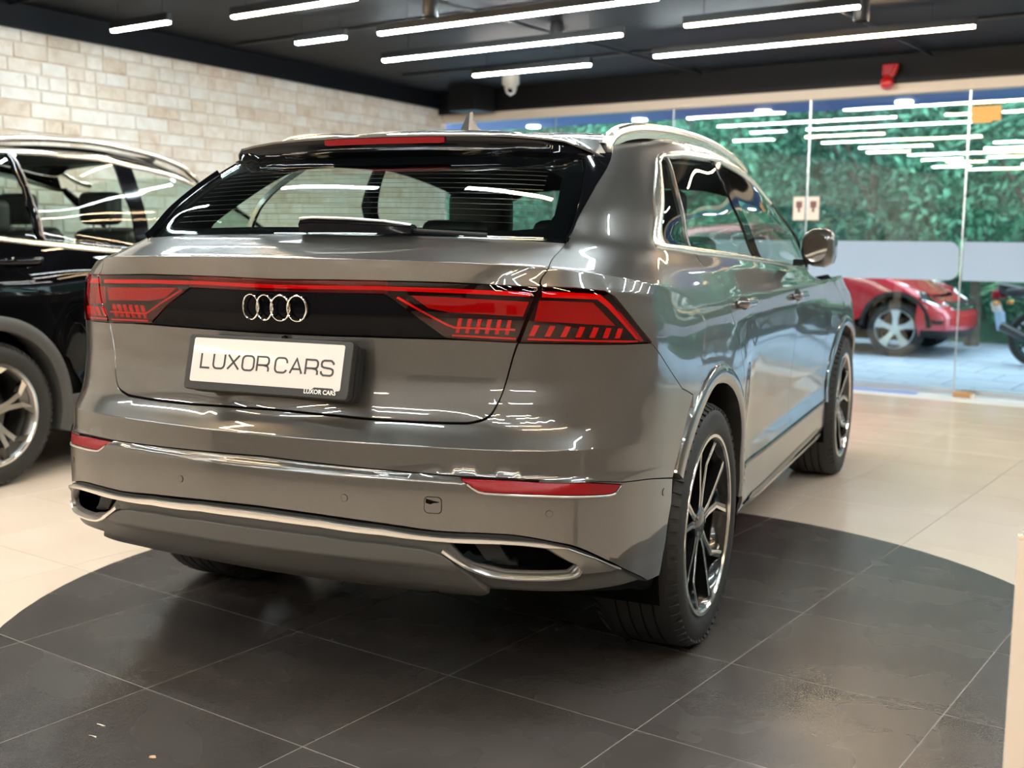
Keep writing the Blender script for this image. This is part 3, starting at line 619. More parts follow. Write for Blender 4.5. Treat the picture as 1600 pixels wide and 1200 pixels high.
# ---------------------------------------------------------------- panels cut out of the body surface
def poly_area(p): p=np.asarray(p); x,y=p[:,0],p[:,1]; return .5*np.sum(x*np.roll(y,-1)-np.roll(x,-1)*y)
def in_poly(pts,poly):
    pts=np.asarray(pts); poly=np.asarray(poly); c=np.zeros(len(pts),bool); n=len(poly); j=n-1
    for i in range(n):
        xi,yi=poly[i]; xj,yj=poly[j]
        if yi!=yj:
            m=((yi>pts[:,1])!=(yj>pts[:,1]))&(pts[:,0]<(xj-xi)*(pts[:,1]-yi)/(yj-yi)+xi); c^=m
        j=i
    return c
def inset(poly,d):
    p=np.asarray(poly,float)
    q=[p[0]]
    for a in p[1:]:
        if np.hypot(*(a-q[-1]))>1e-5: q.append(a)
    if np.hypot(*(q[0]-q[-1]))<1e-5: q=q[:-1]
    p=np.array(q)
    if poly_area(p)<0: p=p[::-1]
    a=np.roll(p,1,0); b=np.roll(p,-1,0)
    e1=p-a; e2=b-p; e1/=np.linalg.norm(e1,axis=1,keepdims=True); e2/=np.linalg.norm(e2,axis=1,keepdims=True)
    n1=np.c_[-e1[:,1],e1[:,0]]; n2=np.c_[-e2[:,1],e2[:,0]]
    m=n1+n2; l=np.linalg.norm(m,axis=1,keepdims=True); m/=np.maximum(l,1e-6)
    k=1/np.maximum(.5,(m*n1).sum(1,keepdims=True))
    return p+m*d*k
def densify(p,s):
    p=np.asarray(p,float); out=[]
    for a,b in zip(p,np.roll(p,-1,0)):
        n=max(1,int(np.ceil(np.hypot(*(b-a))/s)))
        for t in range(n): out.append(a+(b-a)*t/n)
    return np.array(out)
def smooth_line(p,k=4):
    p=np.asarray(p,float); n=len(p)
    if n<3: return [tuple(q) for q in p]
    out=[]
    for i in range(n-1):
        p0=p[max(i-1,0)];p1=p[i];p2=p[i+1];p3=p[min(i+2,n-1)]
        for t in np.arange(k)/k:
            out.append(tuple(.5*((2*p1)+(-p0+p2)*t+(2*p0-5*p1+4*p2-p3)*t*t+(-p0+3*p1-3*p2+p3)*t**3)))
    out.append(tuple(p[-1])); return out
def mirror_u(p): return [(-a,b) for a,b in p][::-1]
def panel(name,polys,material,parent,off=0.0,gap=.0018,res=.028,flange=.012,holes=(),surf=None):
    """one or more outlines in surface coordinates -> one mesh with rolled edges and exact surface normals"""
    surf=surf or BODY
    V=[];NN=[];F=[]
    if np.ndim(polys[0][0])==0: polys=[polys]
    for poly in polys:
        p=inset(poly,gap); b=densify(p,res*.6); nb=len(b)
        hs=[densify(inset(h,-gap)[::-1],res*.6) for h in holes]
        lo=b.min(0); hi=b.max(0)
        gx=np.arange(lo[0]+res*.5,hi[0],res); gy=np.arange(lo[1]+res*.43,hi[1],res*.866)
        g=np.array([(x+(res/2 if k%2 else 0),y) for k,y in enumerate(gy) for x in gx]) if len(gx) and len(gy) else np.zeros((0,2))
        lines=[k for k in surf.KV if .2<k<1.1 and lo[1]<k<hi[1]] if res<.04 and hi[0]-lo[0]>.3 else []
        if lines:
            kv=surf.KV; mid=[kv[q]+(kv[q+1]-kv[q])*t for q in range(len(kv)-1) if kv[q+1]-kv[q]<.032 for t in (.25,.5,.75)]
            lines=lines+[k for k in mid if .2<k<1.1 and lo[1]+.003<k<hi[1]-.003]
        if lines and len(g):
            near=np.min(np.abs(g[:,1][:,None]-np.array(lines)[None,:]),axis=1)<.0035
            g=g[~near]
            ex=np.array([(x,k) for k in lines for x in np.arange(lo[0]+res*.3,hi[0],res*.55)])
            g=np.concatenate([g,ex])
        if len(g):
            g=g[in_poly(g,p)]
            allb=np.concatenate([b]+hs)
            if len(g):
                d=np.min(((g[:,None,:]-allb[None,:,:])**2).sum(2),axis=1) if len(g)*len(allb)<6e6 else np.full(len(g),1.)
                g=g[d>(res*.42)**2]
            for h in holes: 
                if len(g): g=g[~in_poly(g,h)]
        pts=np.concatenate([b]+hs+[g]); ed=[(i,(i+1)%nb) for i in range(nb)]; k=nb
        for h in hs: ed+=[(k+i,k+(i+1)%len(h)) for i in range(len(h))]; k+=len(h)
        r=delaunay_2d_cdt([Vector(q) for q in pts],ed,[],0,1e-7)
        vv=np.array([tuple(q) for q in r[0]]); ff=np.array(r[2])
        cen=vv[ff].mean(1); ok=in_poly(cen,p)
        for h in holes: ok&=~in_poly(cen,h)
        ff=ff[ok]
        P=surf.S(vv[:,0],vv[:,1],off); n=surf.normal(vv[:,0],vv[:,1])
        a=P[ff[:,1]]-P[ff[:,0]]; c=P[ff[:,2]]-P[ff[:,0]]
        fl=(np.cross(a,c)*n[ff[:,0]]).sum(1)<0
        ff[fl]=ff[fl][:,::-1]
        base=len(V); V+=P.tolist(); NN+=n.tolist(); F+=(ff+base).tolist()
        if flange:
            for loop,sgn in [(b,1)]+[(h,1) for h in hs]:
                Q=surf.S(loop[:,0],loop[:,1],off); n=surf.normal(loop[:,0],loop[:,1])
                R=Q-n*flange; m=len(loop)
                t=np.roll(Q,-1,0)-np.roll(Q,1,0); o=np.cross(t,n); o/=np.maximum(np.linalg.norm(o,axis=1,keepdims=True),1e-9)
                base=len(V); V+=Q.tolist()+R.tolist(); nn=(o*.75+n*.66); nn/=np.linalg.norm(nn,axis=1,keepdims=True)
                NN+=nn.tolist()+o.tolist()
                F+=[(base+i,base+m+i,base+m+(i+1)%m,base+(i+1)%m) for i in range(m)]
    return mesh_obj(name,V,F,material,parent,True,NN)
def strip(name,line_a,line_b,material,parent,off=.004,depth=.01,surf=None,crown=0.0,closed=False):
    """raised moulding between two equally long lines on the surface"""
    surf=surf or BODY
    A=np.asarray(line_a,float);B=np.asarray(line_b,float); n=len(A)
    rows=[]
    for t,o in ((0,off-depth),(0,off*.6 if off>0 else off),(.12,off+crown*.6),(.5,off+crown),(.88,off+crown*.6),(1,off*.6 if off>0 else off),(1,off-depth)):
        q=A*(1-t)+B*t; rows.append(surf.S(q[:,0],q[:,1],np.full(n,o)))
    V=np.concatenate(rows); m=len(rows); F=[]
    for k in range(m-1):
        for i in range(n if closed else n-1): 
            j=(i+1)%n; F.append((k*n+i,k*n+j,(k+1)*n+j,(k+1)*n+i))
    if not closed:
        F.append(tuple(k*n for k in range(m))); F.append(tuple(k*n+n-1 for k in range(m))[::-1])
    o=mesh_obj(name,V,F,material,parent,True)
    bm=bmesh.new(); bm.from_mesh(o.data); bmesh.ops.recalc_face_normals(bm,faces=bm.faces); bm.to_mesh(o.data); bm.free()
    try: o.data.set_sharp_from_angle(angle=math.radians(50))
    except Exception: pass
    return o
def resample(p,n):
    p=np.asarray(p,float); d=np.r_[0,np.cumsum(np.hypot(*np.diff(p,axis=0).T))]; t=np.linspace(0,d[-1],n)
    return np.c_[np.interp(t,d,p[:,0]),np.interp(t,d,p[:,1])]
def side_uv(y,z,surf=None):
    BODY=surf or globals()['BODY']
    """surface coordinates of a point of the right flank given by its y and z"""
    y=np.atleast_1d(np.asarray(y,float)); z=np.atleast_1d(np.asarray(z,float))
    if not hasattr(BODY,'seed'):
        a,b=np.meshgrid(np.linspace(BODY.KU[5],BODY.KU[17],260),np.linspace(BODY.KV[0]+.01,1.80,130)); BODY.seed=(a.ravel(),b.ravel(),BODY.raw(a.ravel(),b.ravel()))
    sa,sb,sP=BODY.seed
    k=[int(np.argmin((sP[:,1]-yy)**2+(sP[:,2]-zz)**2)) for yy,zz in zip(y,z)]; u0=sa[k]; v0=sb[k]
    u=np.interp(y,[-.6,-.38,0,.45,.62,1.0,1.55,2.1,2.5,3.0,3.4,3.7],BODY.KU[6:18]); v=np.interp(z,[.25,.45,.66,.83,1.0,1.1,1.15,1.28,1.6],[0,.30,.50,.67,.86,.985,1.045,1.24,1.73])
    u,v=u0,v0
    for _ in range(25):
        e=1e-4; P=BODY.raw(u,v); A=(BODY.raw(u+e,v)-P)/e; B=(BODY.raw(u,v+e)-P)/e
        r0=y-P[:,1]; r1=z-P[:,2]; det=A[:,1]*B[:,2]-B[:,1]*A[:,2]; det=np.where(np.abs(det)<1e-3,1e-3,det)
        du=(r0*B[:,2]-r1*B[:,1])/det; dv=(A[:,1]*r1-A[:,2]*r0)/det
        u=u+np.clip(du,-.05,.05); v=np.clip(v+np.clip(dv,-.04,.04),BODY.KV[0]+.0005,BODY.KV[-1]-.001)
    return np.c_[u,v]
# ---------------------------------------------------------------- the grey coupe SUV on the dark disc
car=empty('suv_car'); tag(car,'dark grey metallic coupe SUV with red light bar and plate reading LUXOR CARS','car')
U=UVL; KUE=BODY.KU[-1]-1e-3; VT=BODY.KV[-1]-1e-3
gap_=U['gate_gap']; centre=lambda l:[(max(0,a),b) if i else (0,b) for i,(a,b) in enumerate(l)]
bar_top=centre(U['bar_top']); bar_bot=centre(U['bar_bot']); black_bot=centre(U['black_bot']); crease=[(0,U['bump_crease'][0][1]-.004)]+[(a,b-.004) for a,b in U['bump_crease'][1:2]]+[(a,b+.001) for a,b in U['bump_crease'][2:6]]+[U['bump_arch'][3]]
paint_bot=centre(U['paint_bot']); chrome_top=centre(U['chrome_top']); chrome_bot=centre(U['chrome_bot']); diff_top=centre(U['diff_top'])
gg=gap_[:-1]+[(0,gap_[-1][1])]
def sym(half): # half: from the middle round to the middle again
    return list(half)+[(-a,b) for a,b in half[::-1]]
AC=(.03,.40)   # rear wheel arch centre
def arc(cy,cz,R,t0,t1,n=28):
    t=np.radians(np.linspace(t0,t1,n)); return [tuple(q) for q in side_uv(cy+R*np.cos(t),cz+R*np.sin(t))]
# tail
panel('tailgate_lower',sym(black_bot+U['inner_bot'][1:]+smooth_line(gg[7:],4)),M['paint'],car)
panel('tailgate_upper',sym(bar_top+smooth_line(gg[4::-1],4)+[(.55,1.242),(.3,1.245),(0,1.246)]),M['paint'],car)
panel('gloss_black_panel',sym(bar_bot+U['inner_low'][1:]+black_bot[::-1]),M['black_face'],car,off=-.003)
# bumper
bup=gg[16:6:-1]; bup=[(a,b-.004) for a,b in smooth_line(bup,4)]
bumper_u=bup+U['outer_bot'][::-1][1:]+U['quarter_gap'][1:4]+U['bump_arch'][0:4]+crease[::-1][1:]
bu=panel('bumper_upper',sym(bumper_u),M['paint'],car)
refl=U['refl']
bumper_l=crease+U['bump_arch'][4:]+smooth_line(paint_bot,3)[::-1][1:]
bl=panel('bumper_lower',sym(bumper_l),M['paint'],car,holes=[refl,mirror_u(refl)])
for s in (1,-1):
    f=(lambda l:l) if s>0 else mirror_u
    o=panel('reflector',f(refl),M['red_reflex'],car,off=-.002,gap=.002)
    lab=[refl[1],refl[2],refl[3],refl[4],refl[5]]
    strip('reflector_edge',resample(f(lab+[refl[6]]),24),resample(f([(a,b-.006) for a,b in lab+[refl[6]]]),24),M['satin'],o,off=.002,depth=.004)
    # exhaust surrounds
    panel('exhaust_recess',f(U['recess']),M['void'],car,off=-.075,gap=-.02,flange=0)
    vb=panel('exhaust_vane',f([(.60,.345),(.66,.345),(.72,.275),(.655,.275)]),M['black_plastic'],car,off=-.035,gap=0,flange=.03)
    w=U['wedge']
    panel('exhaust_wedge',f(w[0:5]+w[5:]),M['satin_dark'],car,off=.004,gap=.001)
    ul=smooth_line(U['u_line'],5); n=len(ul); ulo=inset(ul,0) if False else [(a,b-.011) for a,b in ul]
    ulo=[(a+(-.006 if i<n*.55 else .012*(i-n*.8)/(n*.2) if i>n*.8 else 0),b) for i,(a,b) in enumerate(ulo)]
    strip('exhaust_trim',f(ul) if s>0 else [(-a,b) for a,b in ul],ulo if s>0 else [(-a,b) for a,b in ulo],M['satin'],car,off=.008,depth=.02,crown=.003)
    ct=chrome_top[6:]; cb=[chrome_bot[6],U['wedge'][6],U['wedge'][5],U['wedge'][4]]
    A=resample(ct,24); Bm=resample(cb,24); sg=np.array([s,1])
    strip('chrome_blade_end',A*sg,Bm*sg,M['satin'],car,off=.009,depth=.018,crown=.002)
rl=[(a,b) for a,b in U['recess']]
val=[(0,paint_bot[0][1]-.003)]+[(a,b-.003) for a,b in smooth_line(paint_bot,3)[1:]]+U['diff_bot'][::-1]+[(.45,.16),(.25,.12),(0,.10)]
panel('lower_valance',sym(val),M['grey_plastic'],car,off=-.006,gap=0,holes=[rl,mirror_u(rl)])
pa=resample([(a,b-.002) for a,b in paint_bot],60); pb=resample(chrome_top+[U['diff_bot'][-1]],60)
A=np.r_[pa[::-1]*[-1,1],pa[1:]]; B_=np.r_[pb[::-1]*[-1,1],pb[1:]]
strip('shadow_gap',A,B_,M['black_plastic'],car,off=-.001,depth=.01)
ca=resample(chrome_top[:7],50); cb_=resample(chrome_bot[:7],50)
strip('chrome_blade',np.r_[ca[::-1]*[-1,1],ca[1:]],np.r_[cb_[::-1]*[-1,1],cb_[1:]],M['satin'],car,off=.009,depth=.018,crown=.003)
dt=[(0,diff_top[0][1])]+diff_top[1:]
panel('diffuser',sym(dt+[(.60,.255),(.64,.205),(.60,.165),(.45,.135),(.25,.105),(0,.09)]),M['grey_plastic'],car,off=.012,gap=.001,flange=.03)
for s in (1,-1):
    q=[(.46,.150),(.485,.150),(.485,.168),(.46,.168)]
    panel('diffuser_slot',q if s>0 else mirror_u(q),M['void'],car,off=.0135,gap=0,flange=0,res=.01)
# parking sensors, tow cover
def ring_uv(cu,cv,r,n=20): return [(cu+r*math.cos(2*math.pi*k/n),cv+r*math.sin(2*math.pi*k/n)) for k in range(n)]
for (su,sv) in U['sensor']:
    for s in (1,-1):
        o=panel('parking_sensor',ring_uv(s*su,sv,.0085),M['paint'],car,off=.0018,gap=0,res=.006,flange=.004)
        strip('sensor_ring',ring_uv(s*su,sv,.0098),ring_uv(s*su,sv,.0085),M['black_plastic'],o,off=.0012,depth=.004,closed=True)
tw=np.array(U['tow']); tc_=tw.mean(0)
def rrect(cu,cv,w,h,r,n=5):
    out=[]
    for (sx,sy,a0) in ((1,1,0),(-1,1,90),(-1,-1,180),(1,-1,270)):
        for k in range(n+1):
            a=math.radians(a0+90*k/n); out.append((cu+sx*(w/2-r)+r*math.cos(a),cv+sy*(h/2-r)+r*math.sin(a)))
    return out
o=panel('tow_eye_cover',rrect(tc_[0],tc_[1],.042,.040,.010),M['paint'],car,off=.0015,gap=0,res=.012,flange=.004)
strip('cover_seam',rrect(tc_[0],tc_[1],.0455,.0435,.011),rrect(tc_[0],tc_[1],.042,.040,.010),M['void'],o,off=.0008,depth=.004,closed=True)
panel('finger_notch',[(tc_[0]-.018,tc_[1]+.016),(tc_[0]-.018,tc_[1]+.004),(tc_[0]-.006,tc_[1]+.001),(tc_[0]+.002,tc_[1]+.005),(tc_[0]+.016,tc_[1]+.007),(tc_[0]+.016,tc_[1]+.009),(tc_[0]+.002,tc_[1]+.011)],M['void'],o,off=.0019,gap=0,res=.006,flange=0)
# lamps -------------------------------------------------------------------------
o=panel('light_bar',sym(bar_top[:3]+[(.3228,bar_top[2][1]),(.3228,bar_bot[-1][1])]+bar_bot[::-1][1:]),M['lens'],car,off=.003,gap=.0006)
panel('light_bar_guide',sym([(0,.990),(.33,.992),(.33,.984),(0,.982)]),M['red_bright'],o,off=-.004,gap=0,flange=.003)
panel('light_bar_bed',sym([(0,1.001),(.33,1.002),(.33,.976),(0,.975)]),M['red_deep'],o,off=-.010,gap=0,flange=0)
for s in (1,-1):
    f=(lambda l:l) if s>0 else mirror_u
    g47=gap_[4:8]
    inner=[U['inner_low'][0],U['inner_low'][1],U['inner_low'][2]]+U['inner_bot'][1:]+[(a-.004,b) for a,b in g47[::-1]]+[(a,b) for a,b in U['bar_top'][::-1] if a>.33]+[(.3228,bar_top[2][1])]
    il=panel('inner_tail_lamp',f(inner),M['lens'],car,off=.003,gap=.0006)
    panel('lamp_bed',f(inner),M['red_deep'],il,off=-.026,gap=0,flange=0)
    panel('light_guide',f([(.3228,.992),(.745,.990),(.742,.980),(.3228,.983)]),M['red_bright'],il,off=-.005,gap=0,flange=.003)
    panel('reflector_bowl',f([(.40,.974),(.738,.968),(.722,.932),(.52,.936),(.455,.945)]),M['red_in'],il,off=-.015,gap=0,flange=.006)
    panel('dark_blade',f([(.335,.972),(.36,.972),(.535,.892),(.52,.880),(.508,.880)]),M['black_gloss'],il,off=-.006,gap=0,flange=.004)
    strip('blade_edge',resample([(.365,.970),(.53,.903),(.70,.903)],20)*[s,1],resample([(.360,.966),(.528,.899),(.70,.899)],20)*[s,1],M['satin'],il,off=-.002,depth=.003)
    for k in range(6):
        a=.545+k*.027
        panel('led_segment',f([(a-.010,.888),(a,.888),(a+.012,.922),(a+.002,.922)]),M['red_bright'],il,off=-.006,gap=0,flange=.006,res=.012)
    strip('lower_guide',resample([(.525,.884),(.700,.882)],10)*[s,1],resample([(.525,.880),(.700,.878)],10)*[s,1],M['red_bright'],il,off=-.004,depth=.004)
    outer=U['outer_top'][:]+U['outer_bot'][1:]+[(a+.005,b) for a,b in g47[::-1][:3]]
    ol=panel('outer_tail_lamp',f(outer),M['lens'],car,off=.003,gap=.0008)
    panel('lamp_bed',f(outer),M['red_deep'],ol,off=-.026,gap=0,flange=0)
    panel('light_guide',f([(.772,.993),(.93,.994),(.965,.972),(1.075,.885),(1.055,.885),(.955,.962),(.925,.980),(.772,.979)]),M['red_bright'],ol,off=-.005,gap=0,flange=.003)
    panel('reflector_bowl',f([(.765,.972),(.915,.973),(.985,.918),(.75,.921)]),M['red_in'],ol,off=-.016,gap=0,flange=.006)
    panel('side_blade',f([(.975,.962),(1.0,.950),(1.088,.880),(1.070,.880)]),M['red_in'],ol,off=-.004,gap=0,flange=.004)
    for k in range(7):
        a=.745+k*.040
        panel('led_segment',f([(a-.012,.887),(a+.002,.887),(a+.018,.912),(a+.004,.912)]),M['red_bright'],ol,off=-.006,gap=0,flange=.006,res=.014)
    strip('lower_guide',resample([(.73,.882),(1.06,.882)],14)*[s,1],resample([(.73,.878),(1.06,.878)],14)*[s,1],M['red_bright'],ol,off=-.004,depth=.004)
# flanks -------------------------------------------------------------------------
WO=[U['win_out'][i] for i in range(6)]; WI=[U['win_in'][i] for i in range(6)]
TO=[U['win_out'][6],U['win_out'][7],(2.9,1.732),(3.5,1.728),(3.85,1.712),(4.02,1.672)]
TI=[U['win_in'][6],U['win_in'][7],(2.9,1.700),(3.5,1.698),(3.80,1.682),(3.95,1.640)]
FO=[(4.12,1.59),(4.17,1.44),(4.19,1.31),(4.19,1.212)]; FI=[(4.05,1.55),(4.105,1.42),(4.125,1.32),(4.12,1.246)]
wbo=U['win_bot_out']; wbi=U['win_bot_in']
BO=[wbo[5],wbo[4],wbo[3],wbo[2],wbo[1]]; BI=[wbi[4],wbi[3],(1.83,wbi[2][1]+.0003),wbi[1],(1.48,wbi[1][1]+.001)]
rd=[U['rdoor_rear'][i] for i in range(5)]+[tuple(q) for q in side_uv([.30,.42,.53,.585],[.97,.83,.66,.478])]
DG=[tuple(q) for q in side_uv([1.545,1.55,1.555,1.56,1.56],[1.19,1.08,.9,.7,.474])]; DG[0]=(DG[0][0],1.212)
fg=[tuple(q) for q in side_uv([2.40,2.42,2.44,2.46],[1.08,.9,.7,.474])]; fg=[(fg[0][0],1.14)]+fg
wt=lambda u_:float(np.interp(u_,[q[0] for q in wbo[2:]],[q[1] for q in wbo[2:]]))
qt=arc(AC[0],AC[1],.488,9,128,30)
quarter=[U['outer_top'][0]]+smooth_line(gap_[4::-1],4)[1:]+smooth_line([gap_[0]]+U['pillar_gap'][1:5],3)[1:]+[(.945,1.85)]+[(a,1.85) for a in (1.2,1.6,2.2,3.0,3.6,4.0,4.28)]+[(4.30,1.6),(4.30,1.4),(4.30,1.212)]+FO[::-1][:]+TO[::-1]+WO[::-1]+[wbo[1],wbo[2],wbo[3]]+rd[1:]+qt+[U['bump_arch'][0]]+U['quarter_gap'][::-1][2:]+U['outer_top'][::-1][1:-1]
rdoor=[(rd[0][0],wt(rd[0][0]))]+[(a,wt(a)) for a in (2.1,2.625,2.9)]+DG+[rd[-1]]+rd[::-1][1:-1]
fdoor=[DG[0]]+[(a,wt(min(a,3.72))) for a in (3.5,3.72)]+[(4.19,1.212)]+fg+DG[::-1][:-1]
fa=arc(2.995,.40,.478,168,14,34)
fender=[(4.19,1.212),(4.30,1.212),(4.34,1.06)]+[(a,1.06) for a in (4.6,4.9,5.1)]+[(5.14,.8),(5.12,.5),(5.10,.335)]+fa[::-1]+fg[::-1]
sill=[tuple(q) for q in side_uv([.565,1.0,1.55,2.1,2.5],[.466]*5)]+[tuple(q) for q in side_uv([2.5,2.1,1.55,1.0,.60],[.30]*5)]
for s in (1,-1):
    f=(lambda l:l) if s>0 else mirror_u
    g=(lambda l:np.asarray(l,float)) if s>0 else (lambda l:np.asarray(l,float)*[-1,1])
    panel('rear_quarter_panel',f(quarter),M['paint'],car)
    d=panel('rear_door',f(rdoor),M['paint'],car)
    d2=panel('front_door',f(fdoor),M['paint'],car)
    panel('front_fender',f(fender),M['paint'],car)
    panel('sill_panel',f(sill),M['paint'],car)
    lo=side_uv([.60,1.0,1.55,2.1,2.5],[.30]*5); l2=side_uv([.60,1.0,1.55,2.1,2.5],[.262]*5)
    strip('sill_lower_trim',g(resample(lo,40)),g(resample(l2,40)),M['satin'],car,off=.004,depth=.01)
    i0=side_uv([.80,1.3,1.8,2.3],[.335,.345,.355,.36]); i1=side_uv([.72,1.3,1.8,2.3],[.30]*4)
    strip('sill_insert',g(resample(i0,40)),g(resample(i1,40)),M['black_gloss'],car,off=.003,depth=.01)
    t0=side_uv([.60,1.0,1.55,2.1,2.48],[.482]*5); t1=side_uv([.60,1.0,1.55,2.1,2.48],[.464]*5)
    strip('door_base_trim',g(resample(t0,40)),g(resample(t1,40)),M['black_gloss'],car,off=.005,depth=.012)
    # bright window surround
    strip('window_trim',g(BO+WO+TO),g(BI+WI+TI),M['champagne'],car,off=.005,depth=.012,crown=.002) if False else None
    oo=np.concatenate([resample(BO,26),resample([BO[-1]]+WO,22)[1:],resample([WO[-1]]+TO,26)[1:]]); ii=np.concatenate([resample(BI,26),resample([BI[-1]]+WI,22)[1:],resample([WI[-1]]+TI,26)[1:]])
    strip('window_trim',g(oo),g(ii),M['champagne'],car,off=.006,depth=.014,crown=.002)
    oo=resample([TO[-1]]+FO+[BO[0]],24); ii=resample([TI[-1]]+FI+[BI[0]],24)
    strip('pillar_trim',g(oo),g(ii),M['black_gloss'],car,off=.005,depth=.014)
    dv=U['divider']; bp=U['bpillar']; bq=U['bpillar2']
    tl=lambda u_:float(np.interp(u_,[q[0] for q in WI[4:]+TI],[q[1] for q in WI[4:]+TI]))
    bl_=lambda u_:float(np.interp(u_,[q[0] for q in BI[::-1]],[q[1] for q in BI[::-1]]))
    bi=BI[::-1]
    qg=WI+[(dv[0][0],tl(dv[0][0]))]+dv[1:]+[(1.6,bl_(1.6)),(1.48,bl_(1.48))]
    panel('quarter_glass',f(qg),M['tint'],car,off=-.003,gap=-.004,flange=0)
    rg=[(dv[0][0],tl(dv[0][0])),U['win_in'][6],(bq[0][0],tl(bq[0][0])),bq[1],(bq[2][0],bl_(bq[2][0])),(2.4,bl_(2.4)),(2.1,bl_(2.1)),(dv[2][0],bl_(dv[2][0])),dv[1]]
    panel('rear_door_glass',f(rg),M['tint'],car,off=-.003,gap=-.004,flange=0)
    pg=[(bq[0][0],tl(bq[0][0])),(bp[0][0],tl(bp[0][0])),bp[1],(bp[2][0],bl_(bp[2][0])),(bq[2][0],bl_(bq[2][0])),bq[1]]
    panel('centre_pillar',f(pg),M['black_gloss'],car,off=.001,gap=.001)
    fg_=[(bp[0][0],tl(bp[0][0])),(2.9,tl(2.9))]+TI[3:]+FI+[(3.7706,BI[0][1]),(3.3,bl_(3.3)),(bp[2][0],bl_(bp[2][0])),bp[1]]
    panel('front_door_glass',f(fg_),M['tint_clear'],car,off=-.003,gap=-.004,flange=0)
    dl=resample(smooth_line([(dv[0][0],tl(dv[0][0])),dv[1],(dv[2][0],bl_(dv[2][0]))],5),20)
    strip('glass_divider',g(dl-[.012,0]),g(dl+[.012,0]),M['rim_grey'],car,off=.002,depth=.02)
    # wheel arch flares
    for cy,cz,R0,R1,t0,t1 in ((AC[0],AC[1],.505,.445,-2,152),(2.995,.40,.49,.435,12,172)):
        t=np.radians(np.linspace(t0,t1,60)); V=[];F=[]
        uvA=side_uv(cy+R0*np.cos(t),cz+R0*np.sin(t)); PA=BODY.S(uvA[:,0],uvA[:,1]); 
        prof=[(R0+.004,-.012),(R0,.004),(R0-.010,.010),(R1+.012,.012),(R1,.004),(R1-.004,-.03),(R1+.01,-.12)]
        for k,(R,dx) in enumerate(prof):
            for i,a in enumerate(t):
                V.append((s*(PA[i,0]+dx),cy+R*math.cos(a),cz+R*math.sin(a)))
        n=len(t)
        for k in range(len(prof)-1):
            for i in range(n-1): F.append((k*n+i,k*n+i+1,(k+1)*n+i+1,(k+1)*n+i))
        F.append(tuple(k*n for k in range(len(prof)))); F.append(tuple(k*n+n-1 for k in range(len(prof)))[::-1])
        o=mesh_obj('wheel_arch_flare',V,F,M['paint'],car,True)
        bm=bmesh.new(); bm.from_mesh(o.data); bmesh.ops.recalc_face_normals(bm,faces=bm.faces); bm.to_mesh(o.data); bm.free()
        o.data.set_sharp_from_angle(angle=math.radians(45))
        # liner
        w=MB(); tt=np.radians(np.linspace(-20,200,40)); 
        vv=[(s*x,cy+.50*math.cos(a),cz+.02+.50*math.sin(a)) for x in (.955,.62) for a in tt]; m=len(tt)
        ff=[(i,i+1,m+i+1,m+i) for i in range(m-1)]
        w.add(vv,ff); vv2=[(s*.62,cy+.50*math.cos(a),cz+.02+.50*math.sin(a)) for a in tt]; w.add(vv2,[tuple(range(m))])
        w.build('wheel_arch_liner',M['void'],car)
    # door handles
    for y0,z0 in ((.335,1.082),(1.46,1.060)):
        n=14; yy=np.linspace(y0,y0+.255,n); P0=[]
        cu=side_uv(yy,np.full(n,z0)); sP=BODY.S(cu[:,0],cu[:,1]); V=[];F=[]; m=10
        for i in range(n):
            e=min(i,n-1-i)/(n-1)*2; lift=.010+.024*min(1,e*3)
            for k in range(m):
                a=2*math.pi*k/m; V.append((s*(sP[i,0]+lift-.006+.011*math.cos(a)),yy[i],z0+.017*math.sin(a)*(.75+.25*min(1,e*4))))
        for i in range(n-1):
            for k in range(m): F.append((i*m+k,i*m+(k+1)%m,(i+1)*m+(k+1)%m,(i+1)*m+k))
        F+= [tuple(range(m)),tuple((n-1)*m+k for k in range(m))]
        o=mesh_obj('door_handle',V,F,M['paint'],d if y0<1 else d2,True)
        bm=bmesh.new(); bm.from_mesh(o.data); bmesh.ops.recalc_face_normals(bm,faces=bm.faces); bm.to_mesh(o.data); bm.free()
        c=side_uv([y0+.13],[z0])[0]
        panel('handle_cup',f([(c[0]+.075*math.cos(2*math.pi*k/18),c[1]+.030*math.sin(2*math.pi*k/18)) for k in range(18)]),M['black_plastic'],o,off=.0015,gap=0,flange=0,res=.02)
    # side spoiler beside the rear window
    gs=U['glass_side']; pgp=U['pillar_gap']
    panel('rear_side_spoiler',f([gs[0],gs[1],gs[2],(.735,1.735),(.80,1.758)]+[pgp[4],pgp[3],pgp[2],pgp[1],pgp[0]]),M['black_gloss'],car,off=.004,gap=.002)
    A=resample(gs[:3],20); 
    strip('side_spoiler_fin',g(A-[.004,0]),g(A+[.010,0]),M['black_gloss'],car,off=.016,depth=.02)
    # roof rail
    RP=[(.625,-.035,1.622),(.625,.02,1.650),(.625,.15,1.676),(.622,.38,1.698),(.62,.8,1.716),(.62,1.25,1.713),(.62,1.58,1.690),(.625,1.78,1.662),(.63,1.87,1.636)]
    rp=[]; 
    for i in range(len(RP)-1):
        p=[np.array(RP[max(0,min(len(RP)-1,i+k))]) for k in (-1,0,1,2)]
        for t in (0,.25,.5,.75): rp.append(.5*(2*p[1]+(-p[0]+p[2])*t+(2*p[0]-5*p[1]+4*p[2]-p[3])*t*t+(-p[0]+3*p[1]-3*p[2]+p[3])*t**3))
    rp.append(np.array(RP[-1]))
    sec=[(-.017,-.050),(-.016,-.006),(-.008,0),(.010,0),(.019,-.008),(.021,-.022),(.017,-.027),(.020,-.030),(.020,-.052)]
